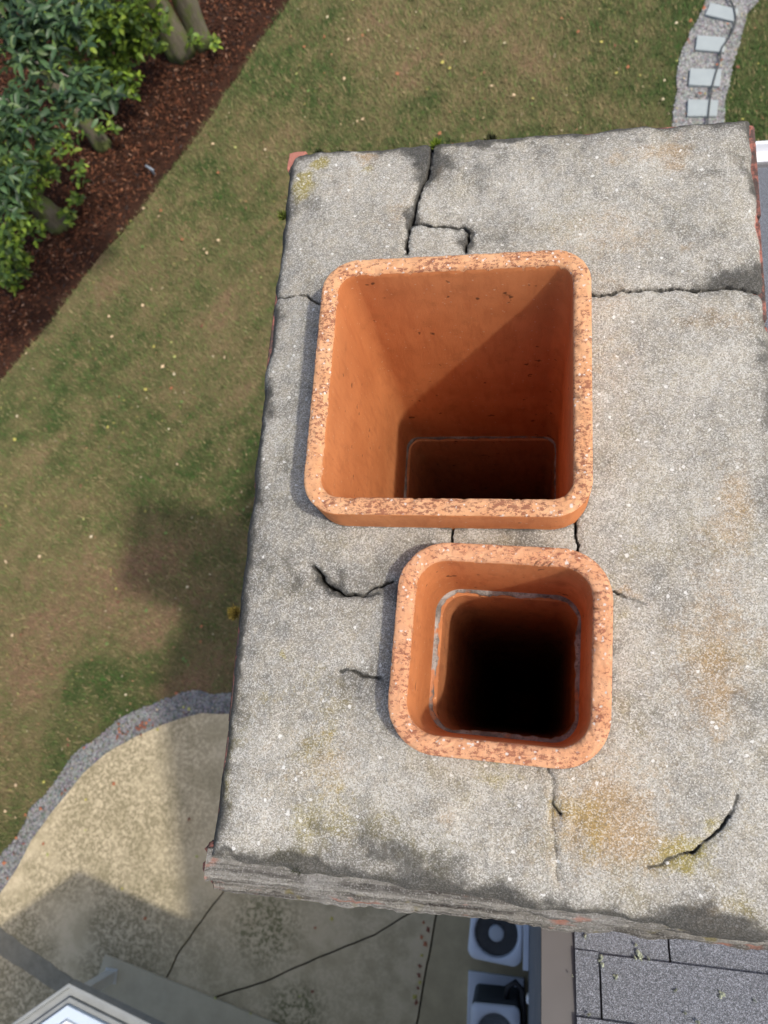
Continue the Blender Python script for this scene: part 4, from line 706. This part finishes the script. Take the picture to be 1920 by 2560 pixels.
plant('broadleaf_tree', 'tree with two mossy trunks rising from the mulch', 'tree', (-5.7567, 11.4766), [([(-5.8087, 11.5248, -0.05), (-5.8387, 11.5698, 1.26), (-5.9087, 11.674800000000001, 4.2)], [0.25, 0.2, 0.13]), ([(-5.4647, 11.7095, -0.05), (-5.4047, 11.7695, 1.32), (-5.2646999999999995, 11.9095, 4.4)], [0.21250000000000002, 0.17, 0.11])], [((-5.8979, 10.9253, 1.2), 0.4, 70), ((-6.0066, 10.6821, 1.6), 0.5, 110), ((-6.3575, 10.5988, 1.8), 0.6, 150), ((-6.193, 10.7117, 0.9), 0.3, 40), ((-5.9469, 11.1444, 0.6), 0.15, 10), ((-6.4301, 10.6165, 1.2), 0.5, 100), ((-6.9454, 10.7691, 1.3), 0.5, 90), ((-5.3147, 11.2171, 0.5), 0.2, 6), ((-5.0927, 11.351, 0.3), 0.12, 5), ((-5.5984, 10.4946, 2.4), 0.7, 110), ((-6.5822, 10.4744, 2.4), 0.9, 170)], .125, .66, YG, M_leaf, (3, 5), .5, 'trees in the mulch bed')
plant('broadleaf_sapling', 'thin leaning tree in the mulch with pale green leaves', 'tree', (-7.0143, 9.5959), [([(-7.0398, 9.6376, -0.05), (-7.1148, 9.6676, 0.8999999999999999), (-7.2898, 9.7376, 3.0)], [0.14375000000000002, 0.115, 0.07])], [((-6.3308, 10.1018, 1.0), 0.4, 50), ((-6.305, 10.2062, 0.7), 0.2, 16), ((-6.6274, 10.0767, 1.2), 0.35, 36), ((-6.6562, 9.5738, 0.5), 0.15, 6), ((-7.1698, 9.0355, 0.9), 0.3, 24), ((-7.0312, 8.766, 0.5), 0.2, 10), ((-7.1749, 10.5672, 1.6), 0.6, 60)], .12, .64, YG, M_leaf, (3, 5), .5, 'trees in the mulch bed')
plant('broadleaf_sapling', 'short mossy trunk with yellow green leaves at the frame edge', 'tree', (-7.596, 8.0555), [([(-7.6216, 8.0946, -0.05), (-7.7266, 8.1246, 0.72), (-7.9716, 8.1946, 2.4)], [0.21250000000000002, 0.17, 0.1])], [((-7.3021, 8.4152, 0.9), 0.2, 16), ((-7.5497, 8.4492, 1.1), 0.35, 40), ((-7.2264, 7.976, 0.3), 0.12, 5), ((-7.6791, 7.9249, 1.0), 0.4, 60), ((-7.7917, 7.6331, 0.7), 0.25, 26), ((-7.6506, 8.3802, 1.4), 0.5, 70), ((-7.1466, 8.2586, 0.4), 0.13, 8), ((-7.6668, 7.5919, 0.5), 0.15, 10), ((-7.9668, 7.398, 0.8), 0.3, 30)], .12, .64, YG, M_leaf, (3, 5), .5, 'trees in the mulch bed')
plant('shrub', 'low yellow green shrub at the left edge of the mulch', 'shrub', (-8.5878, 7.085), [([(-8.5878, 7.085, -0.05), (-8.5878, 7.085, 0.27), (-8.5878, 7.085, 0.9)], [0.0375, 0.03, 0.02])], [((-7.9377, 7.1194, 0.7), 0.3, 36), ((-7.8172, 7.0734, 0.5), 0.2, 16), ((-8.0046, 6.8005, 0.4), 0.2, 18), ((-7.8909, 6.9457, 0.3), 0.12, 7), ((-8.048, 6.8905, 0.6), 0.3, 26), ((-7.966, 6.7182, 0.25), 0.1, 5)], .115, .66, YG, M_leaf, (3, 5), .5)
plant('evergreen_tree', 'tall evergreen with glossy blue green leaves overhanging the corner', 'tree', (-12.5997, 10.0389), [([(-12.5997, 10.0389, -0.05), (-12.4997, 9.9389, 2.2), (-11.899700000000001, 9.5389, 4.4)], [0.24, 0.2, 0.12])], [((-5.2688, 7.512, 4.2), 0.45, 37), ((-4.885, 7.3064, 4.1), 0.35, 22), ((-5.1313, 7.079, 4.1), 0.35, 22), ((-4.4565, 6.8418, 4.0), 0.22, 13), ((-4.1936, 6.6255, 3.9), 0.16, 8), ((-4.5894, 6.6369, 4.0), 0.22, 12), ((-4.9235, 6.5803, 4.0), 0.3, 19), ((-5.1865, 6.5144, 4.1), 0.3, 19), ((-5.0974, 6.1635, 4.0), 0.25, 13), ((-4.8695, 6.2607, 3.9), 0.16, 7), ((-5.2066, 6.2074, 4.1), 0.3, 16), ((-5.147, 5.594, 4.0), 0.22, 15), ((-5.0774, 5.4598, 3.9), 0.16, 9), ((-5.2262, 5.3529, 3.9), 0.16, 8), ((-4.6638, 7.4445, 4.3), 0.4, 37), ((-5.2302, 7.7387, 4.4), 0.5, 44), ((-5.7, 7.1364, 4.3), 0.5, 44), ((-5.5642, 6.2147, 4.2), 0.5, 44), ((-5.5826, 5.4615, 4.1), 0.4, 29), ((-4.3446, 6.5171, 3.9), 0.16, 8)], .15, .44, BG, M_leaf_glossy, (4, 6), .5, None, [([(-6.2533, 7.5827, 4.2), (-5.4903, 7.268, 4.15), (-5.1383, 7.1122, 4.1), (-4.8512, 6.9667, 4.05), (-4.5419, 6.8393, 4.0)], [0.03, 0.025, 0.018, 0.012, 0.006]), ([(-5.8344, 6.3667, 4.2), (-5.3727, 6.5665, 4.1), (-5.1747, 6.5607, 4.05), (-4.9968, 6.513, 4.0)], [0.025, 0.02, 0.014, 0.008])])

# ================================================================== SMALL THINGS ON THE GROUND
hz = .062; hp = [(3.4374, 11.7523), (3.4411, 11.4024), (3.5031, 11.1634), (3.5092, 10.8786), (3.4233, 10.6376), (3.2861, 10.4053), (3.2561, 10.2159), (3.1811, 9.9517), (3.1044, 9.6365), (3.0456, 9.2437), (2.982, 8.7282)]
def smooth_pl(pts, k=6):
    out = []
    for i in range(len(pts) - 1):
        p0, p1, p2, p3 = [np.array(pts[max(0, min(len(pts) - 1, i + q))]) for q in (-1, 0, 1, 2)]
        for t in np.arange(k) / k: out.append(.5 * (2 * p1 + (p2 - p0) * t + (2 * p0 - 5 * p1 + 4 * p2 - p3) * t * t + (3 * p1 - p0 - 3 * p2 + p3) * t ** 3))
    return out + [np.array(pts[-1])]
b = B(); b.tube([(x, y, hz) for x, y in smooth_pl(hp)], .013, 8); o = b.build('garden_hose', plain('dark_hose', (.05, .055, .055), .6, .4), smooth=True); tag(o, 'dark garden hose lying along the stepping stone path', 'hose')
gx, gy = [(-5.9599, 8.9613)][0]
b = B(); b.tube([(0, 0, 0), (0, 0, .12), (-.02, .01, .16)], [.02, .02, .025], 10); b.tube([(-.09, .05, .18), (.05, -.025, .14)], [.022, .018], 10); o = b.build('sprinkler_head', plain('grey_plastic', (.2, .23, .26), .6, .4), smooth=True); o.location = (gx, gy, .0); tag(o, 'small grey sprinkler fitting at the mulch edge', 'sprinkler')
x, y = scatter(3600, -9.5, 4.5, -2, 13); k = ~inpoly(x, y, mulch_poly) & ~inpoly(x, y, patio_poly) & ~((x > -2.4) & (y < 5.5)); x, y = x[k], y[k]; n = len(x)
pal = np.array([(.34, .26, .14), (.30, .17, .09), (.32, .29, .09), (.40, .33, .21), (.22, .12, .07)]); c = pal[rng.integers(0, 5, n)] * rng.uniform(.6, 1.2, n)[:, None]
tag(flakes('lawn_litter', x, y, rng.uniform(.03, .055, n), rng.uniform(.02, .05, n), c, M_chip, .4, .6), 'tiny tan and yellow leaf scraps strewn over the lawn', 'leaf litter', kind='stuff')
# fallen leaves one by one
def fl_mesh(s, seed, col):
    r_ = np.random.default_rng(seed); k = 9; V = [(math.cos(a) * s * (1 if j % 2 else .62) * r_.uniform(.8, 1.15), math.sin(a) * s * .75 * (1 if j % 2 else .62), r_.uniform(0, .3) * s) for j, a in enumerate(np.linspace(0, 6.283, k, endpoint=False))] + [(0, 0, .02)]
    me = mesh_np('fallen_leaf', np.array(V), np.array([(j, (j + 1) % k, k) for j in range(k)]), plain('fallen_leaf_%d' % seed, col, .75, .3, var=.25, sc=40)); return me
kinds = {'yellow': [fl_mesh(.045, 1, (.42, .37, .09)), fl_mesh(.036, 2, (.36, .37, .12))], 'orange': [fl_mesh(.045, 3, (.36, .13, .06)), fl_mesh(.04, 4, (.20, .075, .045))], 'pale': [fl_mesh(.045, 5, (.55, .40, .24)), fl_mesh(.04, 6, (.55, .46, .3))], 'green': [fl_mesh(.04, 7, (.12, .19, .05))]}
def leafat(x_, y_, z_, kind, label, group):
    me = random.choice(kinds[kind]); o = obj('fallen_leaf', me); o.location = (x_, y_, z_); o.rotation_euler = (random.uniform(-.3, .3), random.uniform(-.3, .3), random.uniform(0, 6.28)); s_ = random.uniform(.45, 1.0); o.scale = (s_, s_, s_); tag(o, label, 'leaf', group)
lx, ly = scatter(900, -9, 4.2, -2, 12.5); ok = ~inpoly(lx, ly, mulch_poly) & ~inpoly(lx, ly, grav_fine) & ~inpoly(lx, ly, patio_poly) & ~inpoly(lx, ly, path_fine) & ~((lx > -2.6) & (ly < 5.6)) & (ly > -1.33 * (lx + 12.0) + 2.0) & ((lx < 2.4) | (ly > 9))
pts = list(zip(lx[ok], ly[ok]))[:235]
for i, (x_, y_) in enumerate(pts):
    kd = random.choices(('yellow', 'orange', 'pale', 'green'), (3, 2.2, 4, 1))[0]; leafat(x_, y_, .045, kd, {'yellow': 'yellow fallen leaf lying on the lawn', 'orange': 'orange brown fallen leaf lying on the lawn', 'pale': 'pale tan fallen leaf lying on the lawn', 'green': 'green fallen leaf lying on the lawn'}[kd], kd + ' leaves on the lawn')
for x_, y_ in [(-5.3964, -1.1672), (-5.334, -1.5495), (-5.8308, -1.9028), (-4.6789, -2.2055), (-3.6979, -1.7231)]: leafat(x_, y_, .05, 'yellow', 'yellow fallen leaf lying on the patio', 'yellow leaves on the patio')
for x_, y_ in [(-5.018, -0.934), (-4.3038, -2.5178), (-5.9209, -1.7731), (-3.8659, -1.2837)]: leafat(x_, y_, .05, 'orange', 'orange brown fallen leaf lying on the patio', 'orange leaves on the patio')
for x_, y_ in [(-5.5439, -0.5029), (-5.0738, -0.1537), (-6.0468, -1.3413), (-6.2627, -1.4362), (-6.2127, -1.7998), (-6.4546, -2.068), (-6.3434, -1.7364), (-6.3631, -2.2494), (-5.7227, -1.0734), (-5.7654, -1.1208)]: leafat(x_, y_, .05, 'orange', 'orange fallen leaf lying on the gravel border', 'orange leaves on the gravel border')
for x_, y_ in [(-4.1439, 0.1324), (-4.0613, 0.1149), (-4.4825, -0.1823)]: leafat(x_, y_, .055, 'yellow', 'yellow fallen leaf lying on the gravel border', 'yellow leaves on the gravel border')
for x_, y_ in [(3.0692, 11.2262), (2.8096, 10.6354), (3.2094, 10.112), (3.3929, 10.8665), (2.937, 9.6018), (3.1981, 9.6526), (3.2755, 10.186)]: leafat(x_, y_, .065, 'orange', 'orange brown fallen leaf lying on the gravel path', 'orange leaves on the path')
for x_, y_ in [(-0.7013, -2.5305), (-0.765, -2.981), (-0.7082, -2.8213), (-2.1608, -3.1413), (-1.8365, -2.2575), (-2.7593, -3.4006), (-3.234, -3.2919)]: leafat(x_, y_, .055, 'yellow', 'yellow fallen leaf on the patio below the chimney', 'yellow leaves on the patio below the chimney')
for x_, y_ in [(-0.6972, -2.1757), (-0.6383, -2.2486), (-0.7112, -2.3356), (-0.7171, -2.6489), (-0.723, -2.7462), (-0.7268, -2.881), (-2.035, -2.3805), (-2.0067, -3.0739), (-0.7404, -3.0349), (-0.6635, -2.409)]: leafat(x_, y_, .055, 'orange', 'brown fallen leaf along the edge of the cooling unit strip', 'brown leaves by the cooling unit strip')
for c_, nn, rr0 in (([(-4.6037, -0.1341)][0] , 10, .10), ([(-4.9966, -0.3069)][0], 8, .12)):
    for i in range(nn): leafat(c_[0] + random.gauss(0, rr0), c_[1] + random.gauss(0, rr0 * .5), .05 + random.uniform(0, .02), 'orange', 'brown dead leaf heaped at the gravel and patio edge', 'dead leaves heaped at the patio edge')
